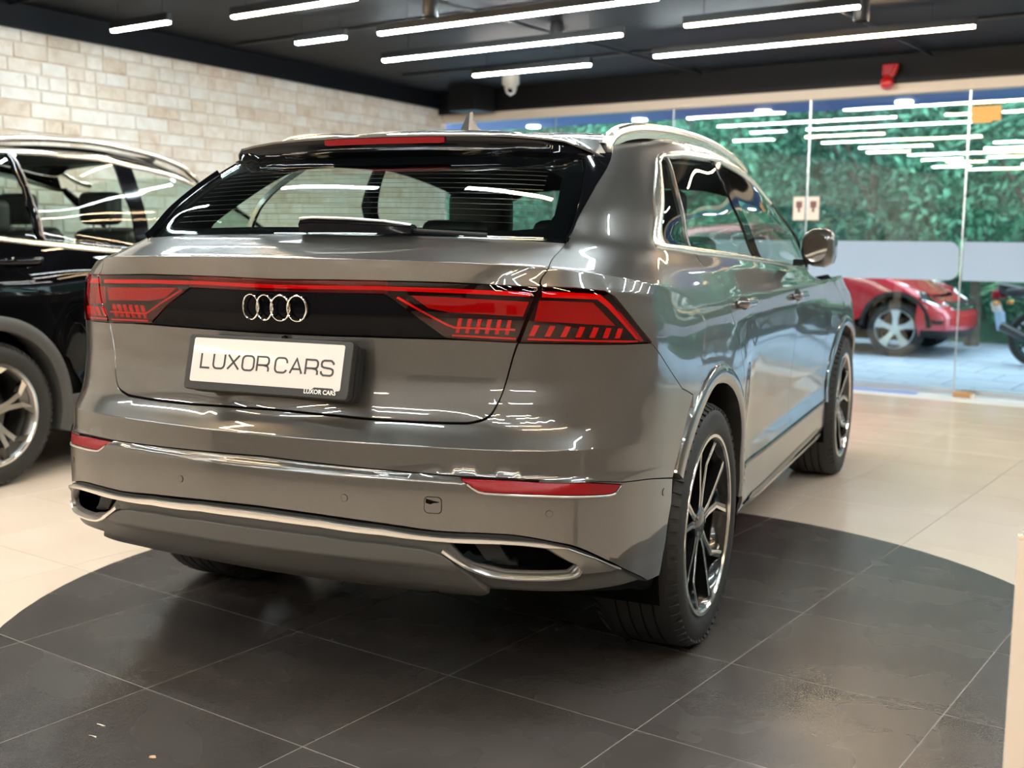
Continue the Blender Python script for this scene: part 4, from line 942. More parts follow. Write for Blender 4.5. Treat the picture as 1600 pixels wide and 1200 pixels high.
    V=[(s*(p[0]+a),p[1],p[2]+b) for p in rp for a,b in sec]; m=len(sec); F=[(i*m+k,i*m+(k+1)%m,(i+1)*m+(k+1)%m,(i+1)*m+k) for i in range(len(rp)-1) for k in range(m)]+[tuple(range(m)),tuple((len(rp)-1)*m+k for k in range(m))]
    o=mesh_obj('roof_rail',V,F,M['champagne'],car,True)
    bm=bmesh.new(); bm.from_mesh(o.data); bmesh.ops.recalc_face_normals(bm,faces=bm.faces); bm.to_mesh(o.data); bm.free(); o.data.set_sharp_from_angle(angle=math.radians(40))
# rear window and wiper ---------------------------------------------------------------
gs=U['glass_side']
rw=[(0,1.249),(.3,1.249),(.55,1.248)]+gs[0:3]+[(.735,1.735),(.5,1.752),(0,1.754)]
panel('rear_window',sym(rw),M['screen'],car,off=-.002,gap=.002,flange=0)
fr=inset(sym(rw),.002); fi=inset(sym([(0,1.300),(.3,1.300),(.55,1.298),(.66,1.32),(.675,1.38),(.665,1.60),(.60,1.665),(.3,1.675),(0,1.675)]),0)
panel('window_black_border',sym(rw),M['black_gloss'],car,off=-.008,gap=.001,flange=0,holes=[fi])
for k in range(11):
    v_=1.335+k*.030
    strip('defroster_wire',resample([(-.62,v_),(.62,v_)],30),resample([(-.62,v_+.0008),(.62,v_+.0008)],30),M['rim_grey'],car,off=-.0075,depth=.0006) if k<11 else None
# roof spoiler
stn=[(0,-.368,1.613),(.16,-.367,1.612),(.30,-.362,1.609),(.42,-.35,1.604),(.52,-.328,1.596),(.585,-.31,1.588),(.628,-.272,1.570),(.660,-.225,1.553),(.686,-.182,1.537)]
V=[];F=[]
def roof_pt(u_,v_): return BODY.S(np.array([u_]),np.array([v_]),.003)[0]
us=[0,.16,.30,.43,.56,.66,.74,.82,.885]
rows=[]
for s in (-1,1):
    for i in (range(len(stn)-1,0,-1) if s<0 else range(len(stn))):
        x,y,z=stn[i]; a=roof_pt(us[i],1.875); b=roof_pt(us[i],1.742); k=max(0,1-i/8.0)
        up=(a+np.array([x,y,z]))/2; up[2]+=.006*k+.004
        pts=[a-np.array([0,0,.012]),a+np.array([0,0,.002]),a*.6+np.array([x,y,z])*.4+np.array([0,0,.007*k]),a*.2+np.array([x,y,z])*.8+np.array([0,0,.005*k]),np.array([x,y,z]),np.array([x,y+.002,z-.006]),np.array([x,y+.010,z-.006-.030*k]),np.array([b[0],b[1]-.02*k,b[2]+.004]),b-np.array([0,0,.01])]
        rows.append([(s*p[0],p[1],p[2]) for p in pts])
m=len(rows[0]); V=[p for r in rows for p in r]; F=[(i*m+k,i*m+k+1,(i+1)*m+k+1,(i+1)*m+k) for i in range(len(rows)-1) for k in range(m-1)]
me_top=[q for q in F if (q[0]%m)<5]; me_low=[q for q in F if (q[0]%m)>=5]
def fix(o,a=40):
    bm=bmesh.new(); bm.from_mesh(o.data); bmesh.ops.recalc_face_normals(bm,faces=bm.faces); bm.to_mesh(o.data); bm.free(); o.data.set_sharp_from_angle(angle=math.radians(a)); return o
sp=fix(mesh_obj('roof_spoiler',V,me_top,M['paint'],car,True))
fix(mesh_obj('spoiler_underside',V,me_low,M['black_gloss'],sp,True))
# third brake lamp in the spoiler edge
bm_=MB(); pr_=[]
for x in np.linspace(-.215,.215,25):
    y=np.interp(abs(x),[q[0] for q in stn],[q[1] for q in stn]); z=np.interp(abs(x),[q[0] for q in stn],[q[2] for q in stn]); e=.9 if abs(x)>.2 else 1
    pr_.append([(x,y-.004,z-.009),(x,y-.001,z-.027*e),(x,y+.02,z-.027*e),(x,y+.02,z-.009)])
V=[p for r in pr_ for p in r]; F=[(i*4+k,i*4+(k+1)%4,i*4+4+(k+1)%4,i*4+4+k) for i in range(24) for k in range(4)]+[(0,1,2,3),(96,97,98,99)]
fix(mesh_obj('third_brake_lamp',V,F,M['red_reflex'],sp,True))
# wiper
wa=[(-.050,-.735,1.326,.030),(.0,-.742,1.329,.032),(.10,-.742,1.328,.031),(.23,-.738,1.324,.028),(.315,-.734,1.320,.018)]
V=[];sec=[(.012,-.5),(-.018,-.5),(-.026,.1),(-.018,.42),(.0,.5),(.012,.3)]
for x,y,z,h in wa:
    V+= [(x,y+a,z+b*h*1.25) for a,b in sec]
m=6; F=[(i*m+k,i*m+(k+1)%m,(i+1)*m+(k+1)%m,(i+1)*m+k) for i in range(4) for k in range(m)]+[tuple(range(m)),tuple(24+k for k in range(m))]
wp=fix(mesh_obj('rear_wiper',V,F,M['black_gloss'],car,True))
MB().tube([(.29,-.738,1.316),(.42,-.728,1.310),(.525,-.712,1.304)],.006,8).build('wiper_blade',M['black_plastic'],wp,True)
MB().tube([(-.046,-.757,1.347),(.0,-.766,1.350),(.12,-.766,1.347),(.23,-.760,1.341),(.312,-.750,1.330)],.004,8).build('wiper_edge',M['satin'],wp,True)
# emblem: four rings
em=empty('ring_emblem',(0,0,0),parent=car)
for k in range(4):
    cx=(k-1.5)*.0505; pts=[]
    for i in range(40):
        a=2*math.pi*i/40; x=cx+.0285*math.cos(a); z=1.104+.0355*math.sin(a)*.97
        yb=float(np.interp(abs(x),[0,.3],[-.953,-.917])); pts.append((x,yb-.010-(.001 if k%2 else 0),z))
    MB().tube(pts,.0026,8,closed=True).build('emblem_ring',M['chrome'],em,True)
# number plate
pl=empty('number_plate',(0,0,0),parent=car)
PC=Vector((0,-.992,.954)); tilt=math.atan2(.029,.114)
PX_=Vector((1,0,0)); PZ=Vector((0,math.sin(tilt),math.cos(tilt))); PN=PX_.cross(PZ)*1
def on_plate(a,b,h=0): return PC+PX_*a+PZ*b+PN*h
def plate_prism(poly,h0,h1,name,material,parent,bevel=0):
    n=len(poly); v=[on_plate(a,b,h0) for a,b in poly]+[on_plate(a,b,h1) for a,b in poly]
    mb=MB().add(v,[tuple(range(n))[::-1],tuple(range(n,2*n))]+[(i,(i+1)%n,n+(i+1)%n,n+i) for i in range(n)])
    return mb.build(name,material,parent,bevel=bevel)
plate_prism(rrect(0.002,-.006,.535,.155,.012),-.022,.004,'plate_frame',M['frame'],pl,.003)
plate_prism(rrect(0.012,-.010,.530,.150,.012),-.045,-.022,'plate_carrier',M['black_plastic'],pl)
plate_prism(rrect(0,0,.490,.122,.006),.004,.0055,'plate_face',M['plate'],pl)
plate_prism([(.155,-.066),(.165,-.0555),(.222,-.0555),(.232,-.066)],.004,.0065,'frame_tab',M['frame'],pl)
# wide thin capitals drawn as strokes
def stroke(pts,w): 
    pts=[np.array(p,float) for p in pts]; n=len(pts); L=[];R=[]
    for i,p in enumerate(pts):
        d0=pts[i]-pts[i-1] if i else pts[1]-pts[0]; d1=pts[i+1]-pts[i] if i<n-1 else d0
        d0/=np.hypot(*d0); d1/=np.hypot(*d1); n0=np.array([-d0[1],d0[0]]); n1=np.array([-d1[1],d1[0]]); mm=n0+n1; mm/=max(np.hypot(*mm),1e-6); mm/=max(.55,mm@n0)
        L.append(p+mm*w/2); R.append(p-mm*w/2)
    return L,R
def rc(cx,cy,w,h,r,a0,a1,k=6): # rounded-rect outline sampled clockwise between fractions
    pts=[]
    full=[]
    for (sx,sy,s0) in ((1,1,90),(1,-1,0),(-1,-1,-90),(-1,1,-180)):
        for i in range(k+1):
            a=math.radians(s0-90*i/k); full.append((cx+sx*(w/2-r)+r*math.cos(a),cy+sy*(h/2-r)+r*math.sin(a)))
    return full
def glyph(c,w,h):
    r=h*.30; full=rc(w/2,h/2,w,h,r,0,1); k=7
    if c=='L': return [[(0,h),(0,0),(w,0)]]
    if c=='U': return [[(0,h)]+[(r-r*math.cos(t),r-r*math.sin(t)) for t in np.linspace(0,math.pi/2,6)]+[(w-r+r*math.sin(t),r-r*math.cos(t)) for t in np.linspace(0,math.pi/2,6)]+[(w,h)]]
    if c=='X': return [[(0,h),(w,0)],[(0,0),(w,h)]]
    if c=='O': return [full+[full[0],full[1]]]
    if c=='R': return [[(0,0),(0,h),(w-r,h)]+[(w-r*.8+r*.8*math.sin(t),h-r*.8+r*.8*math.cos(t)) for t in np.linspace(0,math.pi/2,5)]+[(w-r*.8+r*.8*math.cos(t),h*.42+r*.8-r*.8*math.sin(t)) for t in np.linspace(0,math.pi/2,5)]+[(0,h*.42)],[(w*.55,h*.42),(w*.9,h*.36),(w,h*.22),(w,0)]]
    if c=='C': return [[(w,h*.66)]+[(w-r+r*math.cos(t),h-r+r*math.sin(t)) for t in np.linspace(0,math.pi/2,6)]+[(r-r*math.sin(t),h-r+r*math.cos(t)) for t in np.linspace(0,math.pi/2,6)]+[(r-r*math.cos(t),r-r*math.sin(t)) for t in np.linspace(0,math.pi/2,6)]+[(w-r+r*math.sin(t),r-r*math.cos(t)) for t in np.linspace(0,math.pi/2,6)]+[(w,h*.30)]]
    if c=='A': return [[(0,0),(w*.5,h),(w,0)],[(w*.17,h*.30),(w*.83,h*.30)]]
    if c=='S':
        q=h*.25
        return [[(w,h*.74),(w-.1*q,h*.86),(w-.8*q,h),(.8*q,h),(.15*q,h*.92),(0,h*.76),(.15*q,h*.60),(.8*q,h*.53),(w-.8*q,h*.47),(w-.15*q,h*.40),(w,h*.24),(w-.15*q,h*.08),(w-.8*q,0),(.8*q,0),(.1*q,h*.12),(0,h*.27)]]
    return []
def lettering(text,x0,y0,h,w,sp,stw,hh,name,parent,material):
    for c in text:
        if c==' ': x0+=sp*.9; continue
        ww=w*(.82 if c=='L' else 1); mb=MB()
        for st in glyph(c,ww,h):
            l,r_=stroke(st,stw); n=len(l)
            v=[on_plate(x0+p[0],y0+p[1],hh) for p in l]+[on_plate(x0+p[0],y0+p[1],hh) for p in r_]
            v2=[p-PN*.0012 for p in v]
            mb.add(v+v2,[(i,i+1,n+i+1,n+i) for i in range(n-1)]+[(i,i+1,2*n+i+1,2*n+i) for i in range(n-1)]+[(n+i,n+i+1,3*n+i+1,3*n+i) for i in range(n-1)])
        mb.build(name,material,parent); x0+=ww+sp
lettering('LUXOR CARS',-.213,-.022,.0395,.0375,.0112,.0052,.0066,'plate_letter',pl,M['ink'])
def text_mesh(name,txt,size,material,parent,place,extrude=.0008,xscale=1.0,bold=.0):
    c=bpy.data.curves.new(name,'FONT'); c.body=txt; c.size=size; c.extrude=0; c.offset=bold; c.resolution_u=3
    o=bpy.data.objects.new(name,c); COL.objects.link(o); dg=bpy.context.evaluated_depsgraph_get(); me=bpy.data.meshes.new_from_object(o.evaluated_get(dg)); bpy.data.objects.remove(o)
    for v in me.vertices: v.co=place(v.co.x*xscale,v.co.y)
    me.materials.clear(); me.materials.append(material); o=bpy.data.objects.new(name,me); COL.objects.link(o); o.parent=parent; return o
text_mesh('frame_lettering','LUXOR CARS',.0165,M['white_ink'],pl,lambda a,b:on_plate(.135+a,-.0725+b,.0072),bold=.0004)
MB().lathe([(-.006,.0),(-.006,.007),(.004,.008)],'Y',16,(.035,-.955,1.022)).build('rear_camera',M['black_gloss'],car,True)
# antenna
fin=[(.20,1.668),(.24,1.744),(.265,1.75),(.275,1.72),(.30,1.695),(.40,1.676),(.40,1.664)]
V=[]
for sx,k in ((-1,1),(1,1)): V+= [(sx*(.018 if z<1.67 else .010 if z<1.70 else .004),y,z) for y,z in fin]
n=len(fin); fix(mesh_obj('shark_fin_antenna',V,[tuple(range(n))[::-1],tuple(range(n,2*n))]+[(i,(i+1)%n,n+(i+1)%n,n+i) for i in range(n)],M['paint'],car,True),30)
# roof, hood, nose, windscreen
N_=90; uu=np.linspace(0,KUE,N_); vr=[1.853,1.89,VT]; rows=[]
for k,v_ in enumerate(vr): rows.append(BODY.S(uu,np.full(N_,v_)))
V=[];F=[]
cross=[BODY.S(uu,np.full(N_,VT))]
ns=12
for i in range(N_):
    line=[rows[0][i],rows[1][i],rows[2][i]]
    x0,y0,z0=rows[2][i]
    for k in range(1,ns): 
        t=1-2*k/ns; line.append((x0*t,y0,z0+.022*(1-t*t)*min(1,x0/.5)))
    line+= [(-p[0],p[1],p[2]) for p in line[2::-1]]
    V+=[tuple(p) for p in line]; m=len(line)
F=[(i*m+k,i*m+k+1,(i+1)*m+k+1,(i+1)*m+k) for i in range(N_-1) for k in range(m-1)]
o=mesh_obj('roof',V,F,M['paint'],car,True); bm=bmesh.new(); bm.from_mesh(o.data); bmesh.ops.remove_doubles(bm,verts=bm.verts,dist=1e-4); bmesh.ops.recalc_face_normals(bm,faces=bm.faces); bm.to_mesh(o.data); bm.free()
h=[(4.345,1.064),(4.6,1.064),(5.0,1.064),(5.6,1.064),(KUE,1.064),(KUE,1.236),(5.4,1.236),(4.9,1.236),(4.36,1.23)]
panel('hood',[h,mirror_u(h)],M['paint'],car,gap=.0008,res=.06)
ws=[(4.33,1.25),(4.9,1.25),(5.5,1.25),(KUE,1.25),(KUE,1.725),(5.2,1.725),(4.6,1.70),(4.34,1.62)]
panel('windscreen',[ws,mirror_u(ws)],M['tint_clear'],car,off=-.002,gap=.0005,flange=0,res=.06)
nz=[(5.14,.11),(5.12,.5),(5.15,.8),(5.11,1.058),(5.7,1.058),(KUE,1.058),(KUE,.08)]
fa_=panel('front_bumper',[nz,mirror_u(nz)],M['paint'],car,gap=.0006,res=.06)
gr=[(5.78,.38),(5.70,.62),(5.78,.86),(KUE,.88),(KUE,.38)]
panel('front_grille',[gr,mirror_u(gr)],M['black_gloss'],car,off=.012,gap=0,res=.06)
for s in (1,-1):
    hl=[(5.14,.80),(5.12,.90),(5.60,.90),(5.62,.82)]
    panel('headlamp',hl if s>0 else mirror_u(hl),M['chrome'],car,off=.006,gap=0,res=.05)
# dark inner shell behind all the gaps, open at the windows and wheel arches
dlo=BI+WI+TI+FI
arches=[arc(AC[0],AC[1],.50,-25,205,30),arc(2.995,.40,.49,-25,205,30)]
shell=[(0,.10),(.9,.12),(1.10,.10),(1.2,.03),(2.6,.03),(4.0,.03),(5.1,.05),(KUE,.05),(KUE,1.93),(3,1.93),(1,1.93),(0,1.93)]
hole_r=[(-.3,1.295),(.3,1.295),(.55,1.293),(.68,1.32),(.70,1.38),(.70,1.60),(.64,1.69),(.3,1.705),(-.3,1.705)]
hole_w=[(4.36,1.27),(4.9,1.27),(5.5,1.27),(KUE+.5,1.27),(KUE+.5,1.70),(5.2,1.70),(4.6,1.67),(4.37,1.58)]
def shell_panel():
    V=[];F=[]
    holes=[dlo,hole_r,hole_w,[(a,b) for a,b in inset(U['recess'],-.015)]]+arches
    p=np.array(shell,float); b=densify(p,.03); nb=len(b); pts=[b]; ed=[(i,(i+1)%nb) for i in range(nb)]; k=nb
    for h_ in holes:
        d=densify(np.array(h_,float),.025); pts.append(d); ed+=[(k+i,k+(i+1)%len(d)) for i in range(len(d))]; k+=len(d)
    g=np.array([(x,y) for x in np.arange(.02,KUE,.045) for y in np.arange(.06,1.92,.045)]); g=g[in_poly(g,p)]; pts.append(g)
    r=delaunay_2d_cdt([Vector(q) for q in np.concatenate(pts)],ed,[],0,1e-6)
    vv=np.array([tuple(q) for q in r[0]]); ff=np.array(r[2]); cen=vv[ff].mean(1); ok=in_poly(cen,p)
    for h_ in holes: ok&=~in_poly(cen,h_)
    ff=ff[ok]
    for s in (1,-1):
        base=len(V); P=BODY.S(np.clip(vv[:,0],0,KUE),vv[:,1],-.024); P[:,0]*=s; V+=P.tolist(); F+=(ff+base).tolist()
    return mesh_obj('inner_shell',V,F,M['cabin'],car,True)
shell_panel()
# cabin -----------------------------------------------------------------------------
box_obj('cabin_floor',(0,1.35,.34),(1.66,2.9,.06),M['cabin'],car)
box_obj('load_cover',(0,-.33,1.06),(1.30,.72,.02),M['cabin'],car)
def cushion(name,c,d,parent,material,tilt=0,bev=.06):
    R=Matrix.Rotation(tilt,3,'X'); return MB().box(c,d,M=R).build(name,material,parent,smooth=True,sharp=180) if False else _cush(name,c,d,parent,material,R,bev)
def _cush(name,c,d,parent,material,R,bev):
    bm=bmesh.new(); bmesh.ops.create_cube(bm,size=1); bmesh.ops.scale(bm,vec=d,verts=bm.verts)
    bmesh.ops.bevel(bm,geom=bm.edges[:],offset=min(bev,min(d)*.45),segments=4,profile=.6,affect='EDGES')
    me=bpy.data.meshes.new(name)
    for v in bm.verts: v.co=R@v.co+Vector(c)
    bm.to_mesh(me); bm.free(); me.materials.append(material); me.polygons.foreach_set('use_smooth',[True]*len(me.polygons))
    o=bpy.data.objects.new(name,me); COL.objects.link(o); o.parent=parent; return o
def headrest(name,c,d,parent):
    o=_cush(name,c,d,parent,M['seat'],Matrix.Identity(3),.055)
    for sx in (-.07,.07): MB().tube([(c[0]+sx,c[1],c[2]-d[2]/2+.02),(c[0]+sx,c[1]+.01,c[2]-d[2]/2-.09)],.006,6).build('headrest_post',M['rim_grey'],o,True)
    return o
rb=cushion('rear_bench',(0,.55,.70),(1.40,.60,.22),car,M['seat'])
cushion('rear_backrest',(0,.22,.98),(1.40,.20,.50),rb,M['seat'],tilt=.30)
for x,w in ((-.45,.28),(0,.24),(.45,.28)): headrest('headrest',(x,.13,1.285),(w,.11,.15),rb)
for x in (-.40,.40):
    st=cushion('front_seat',(x,1.62,.66),(.54,.56,.22),car,M['seat'])
    cushion('seat_back',(x,1.30,.98),(.52,.18,.66),st,M['seat'],tilt=.22)
    headrest('headrest',(x,1.18,1.40),(.30,.11,.21),st)
cushion('dashboard',(0,2.30,1.00),(1.56,.60,.26),car,M['cabin'])
sw=[(-.40+.18*math.cos(2*math.pi*i/28),1.95+.05*math.sin(2*math.pi*i/28),1.03+.17*math.sin(2*math.pi*i/28)) for i in range(28)]
MB().tube(sw,.016,8,closed=True).build('steering_wheel',M['cabin'],car,True)
# door mirrors
for s in (1,-1):
    o=empty('door_mirror',parent=car)
    sec=[]
    X0,X1=.935,1.082; prof=[(0,.30,.5),(.12,.75,.85),(.35,.97,1.0),(.7,1.0,1.0),(.92,.80,.9),(1,.45,.55)]
    V=[];m=16
    for t,hs,ds in prof:
        x=X0+(X1-X0)*t
        for k in range(m):
            a=2*math.pi*k/m; ca,sa=math.cos(a),math.sin(a); cz=1.272-.006*t
            V.append((s*x,1.755+.085*ds*(abs(ca)**.6)*np.sign(ca)+.03*t,cz+.088*hs*(abs(sa)**.7)*np.sign(sa)))
    F=[(i*m+k,i*m+(k+1)%m,(i+1)*m+(k+1)%m,(i+1)*m+k) for i in range(len(prof)-1) for k in range(m)]+[tuple(range(m)),tuple((len(prof)-1)*m+k for k in range(m))]
    fix(mesh_obj('mirror_shell',V,F,M['paint'],o,True),60)
    q=[(s*(.955+.105*(.5+.5*math.cos(2*math.pi*k/20))),1.668+.004,1.272+.066*math.sin(2*math.pi*k/20)) for k in range(20)]
    MB().add([p for p in q]+[(p[0],p[1]+.012,p[2]) for p in q],[tuple(range(20)),tuple(range(20,40))[::-1]]+[(i,(i+1)%20,20+(i+1)%20,20+i) for i in range(20)]).build('mirror_glass',M['mirror'],o)
    MB().hexa([(s*.90,1.74,1.185),(s*1.0,1.70,1.195),(s*1.0,1.80,1.195),(s*.90,1.84,1.185),(s*.90,1.75,1.215),(s*1.02,1.70,1.215),(s*1.02,1.80,1.215),(s*.90,1.84,1.215)]).build('mirror_foot',M['black_plastic'],o)
# wheels ------------------------------------------------------------------------------
def wheel(parent,x,y,z,R,rim,width,side,kind):
    """one wheel; side=+1 faces +x. kind 0: five forked spokes gloss black and cut, 1: five twin silver spokes with grey fillers"""
    w=empty('wheel',(x,y,z),0,parent)
    S=side; hw=width/2
    prof=[(-hw+.02,rim-.005),(-hw+.004,rim+.02),(-hw,(rim+R)/2),(-hw+.012,R-.022),(-hw+.03,R-.006)]
    n=5; g=[]
    for k in range(n):
        c=-hw+.045+(width-.09)*(k+.5)/n
        g+= [(c-.016,R),(c+.016,R),(c+.017,R-.008),(c+.023,R-.008)] if k<n-1 else [(c-.016,R),(c+.016,R)]
    prof+=g+[(hw-.03,R-.006),(hw-.012,R-.022),(hw,(rim+R)/2),(hw-.004,rim+.02),(hw-.02,rim-.005)]
    t=MB().lathe(prof,'X',72).build('tyre',M['rubber'],w,True,sharp=50)
    # shoulder blocks
    mb=MB()
    for k in range(64):
        a=2*math.pi*k/64
        for sd in (-1,1):
            Rm=Matrix.Rotation(a,3,'X'); c=Rm@Vector((sd*(hw-.022),0,R-.014)); mb.box(c,(.030,.022,.010),M=Rm@Matrix.Rotation(sd*.5,3,'Y'))
    mb.build('tread_blocks',M['rubber'],t)
    tag(t.children[0],kind='stuff')
    of=S*(hw-.012)
    MB().lathe([(of,rim+.004),(of+S*.004,rim-.004),(of-S*.004,rim-.016),(of-S*.05,rim-.03),(-S*hw*.8,rim-.03),(-S*hw*.8,rim-.04),(of-S*.05,rim-.038)],'X',64).build('rim_barrel',M['rim_black'] if kind==0 else M['rim_grey'],w,True)
    MB().lathe([(of-S*.002,rim+.006),(of+S*.006,rim+.003),(of+S*.006,rim-.007),(of-S*.002,rim-.012)],'X',72,closed=True).build('rim_lip',M['rim_cut'],w,True)
    MB().lathe([(-S*.02,.06),(-S*.02,rim*.66),(-S*.045,rim*.66),(-S*.045,.06)],'X',40,closed=True).build('brake_disc',M['disc'],w,True)
    hub=of-S*.028
    def P(r,a,h): return Vector((h,r*math.cos(a),r*math.sin(a)))
    for k in range(5):
        base=2*math.pi*k/5+.31
        for sg in (-1,1):
            # path of one arm: list of (radius, angle offset, half width)
            if kind==0: path=[(.035,sg*.30,.010),(.10,sg*.135,.011),(.19,sg*.19,.011),(rim-.022,sg*.33,.013)]
            else: path=[(.035,sg*.30,.012),(.12,sg*.10,.013),(.20,sg*.15,.014),(rim-.018,sg*.33,.020)]
            V=[];
            for i,(r,da,hwid) in enumerate(path):
                h=hub+S*(0,.004,.008,.022)[i]
                for e,dh in ((-1,-.035),(-1,0),(1,0),(1,-.035)): V.append(P(r,base+da,h+S*dh)+Vector((0,-math.sin(base+da),math.cos(base+da)))*e*hwid)
            F=[(i*4+q,i*4+(q+1)%4,i*4+4+(q+1)%4,i*4+4+q) for i in range(3) for q in range(4)]+[(0,1,2,3),(12,13,14,15)]
            o=MB().add(V,F).build('spoke',M['rim_black'] if kind==0 else M['rim_cut'],w)
            if kind==0:
                V=[]
                for i,(r,da,hwid) in enumerate(path):
                    h=hub+S*((0,.004,.008,.022)[i]+.0012)
                    T=Vector((0,-math.sin(base+da),math.cos(base+da)))
                    for e in (sg*.15,sg*1.0): V.append(P(r,base+da,h)+T*e*hwid)
                    for e in (sg*.15,sg*1.0): V.append(P(r,base+da,h-S*.003)+T*e*hwid)
                F=[(i*4,i*4+1,i*4+5,i*4+4) for i in range(3)]+[(i*4,i*4+4,i*4+6,i*4+2) for i in range(3)]+[(i*4+1,i*4+3,i*4+7,i*4+5) for i in range(3)]+[(0,2,3,1),(12,13,15,14)]
                MB().add(V,F).build('machined_edge',M['rim_cut'],o)
        if kind==0:
            # cut Y foot at the rim end of each arm pair
            a0,a1=base-.33,base+.33; V=[]
            for a in np.linspace(a0+.06,a1-.06,9):
                V+= [P(rim-.020,a,hub+S*.019),P(rim-.050-.03*math.cos((a-base)/.33*1.4),a,hub+S*.010),P(rim-.050-.03*math.cos((a-base)/.33*1.4),a,hub-S*.02),P(rim-.020,a,hub-S*.02)]
        else:
            V=[]
            for a in np.linspace(base-.20,base+.20,7): V+= [P(rim-.02,a,hub+S*.004),P(.20,base+(a-base)*.5,hub-S*.012),P(.20,base+(a-base)*.5,hub-S*.03),P(rim-.02,a,hub-S*.02)]
            F=[(i*4+q,i*4+(q+1)%4,i*4+4+(q+1)%4,i*4+4+q) for i in range(6) for q in range(4)]+[(0,1,2,3),(24,25,26,27)]
            MB().add(V,F).build('spoke_filler',M['rim_grey'],w)
    MB().lathe([(hub-S*.03,.062),(hub+S*.002,.058),(hub+S*.010,.034),(hub+S*.010,.0)],'X',32).build('hub_cap',M['rim_black'] if kind==0 else M['rim_cut'],w,True)
    mb=MB()
    for k in range(5):
        a=2*math.pi*k/5; 
        MB().lathe([(hub+S*.0,.009),(hub+S*.008,.008),(hub+S*.008,0)],'X',8,tuple(Vector((0,.045*math.cos(a),.045*math.sin(a))))).build('wheel_bolt',M['disc'],w)
    return w
for s in (1,-1):
    for y in (0,2.995):
        w=wheel(car,s*.848,y,.392,.392,.288,.285,s,0)
        if s>0:
            R0=.330
            def bend(a,b,R0=R0):
                t=math.radians(97)-a/R0; r=R0+b; return Vector((.1428,r*math.cos(t),r*math.sin(t)))
            text_mesh('tyre_lettering','PIRELLI',.034,M['rubber_mark'],w,bend,bold=.001,xscale=1.15)
tag(car)
# ---------------------------------------------------------------- the black SUV by the brick wall
def warp_suv(G):
    G=G.copy(); z=G[...,2]; G[...,0]*=.94
    G[...,2]=np.where(z>1.22,1.22+(z-1.22)*1.235,z)
    y=G[...,1]; up=np.clip((z-1.25)/.3,0,1)
    G[...,1]=np.where(y<.3,.3+(y-.3)*(1-.0*up)-up*.38*np.clip((.5-y)/.5,0,1),y)
    return G
SB=Body(warp_suv)
bmw=empty('black_suv'); tag(bmw,'glossy black SUV with silver roof rail parked along the brick wall','car')
_W0=Vector((-2.869,.635,0)); _a=-.0871
bmw.rotation_euler=(0,0,_a)
bmw.location=_W0-(Matrix.Rotation(_a,3,'Z')@Vector((.935,0,0)))
def suv(y,z): return [tuple(q) for q in side_uv(y,z,SB)]
def sp_(name,poly,m,off=0.0,gap=.002,res=.05,flange=.012,parent=bmw,**k): return panel(name,poly,M[m] if isinstance(m,str) else m,parent,off,gap,res,flange,surf=SB,**k)
def arc2(cy,cz,R,t0,t1,n=24):
    t=np.radians(np.linspace(t0,t1,n)); return suv(cy+R*np.cos(t),cz+R*np.sin(t))
bel=suv([-.15,.126,.519,.961,1.6,2.2],[1.30,1.285,1.250,1.212,1.175,1.15])
bel2=suv([-.15,.126,.519,.961,1.6,2.2],[1.272,1.258,1.223,1.186,1.15,1.127])
topw=suv([-.05,.286,.69,1.148,1.50,1.80],[1.700,1.722,1.720,1.690,1.650,1.595])
topw2=suv([-.05,.286,.69,1.148,1.50,1.80],[1.726,1.750,1.748,1.717,1.676,1.615])
frontw=suv([1.98,2.15],[1.48,1.32])
rearw=suv([-.30,-.26],[1.36,1.58])
div=suv(np.linspace(.36,.425,7),np.linspace(1.715,1.262,7)); bpr=suv([1.03,1.07,1.10],[1.69,1.45,1.20]); bpf=suv([1.165,1.18,1.20],[1.68,1.45,1.193])
fr2=suv([2.12,2.26],[1.48,1.31])
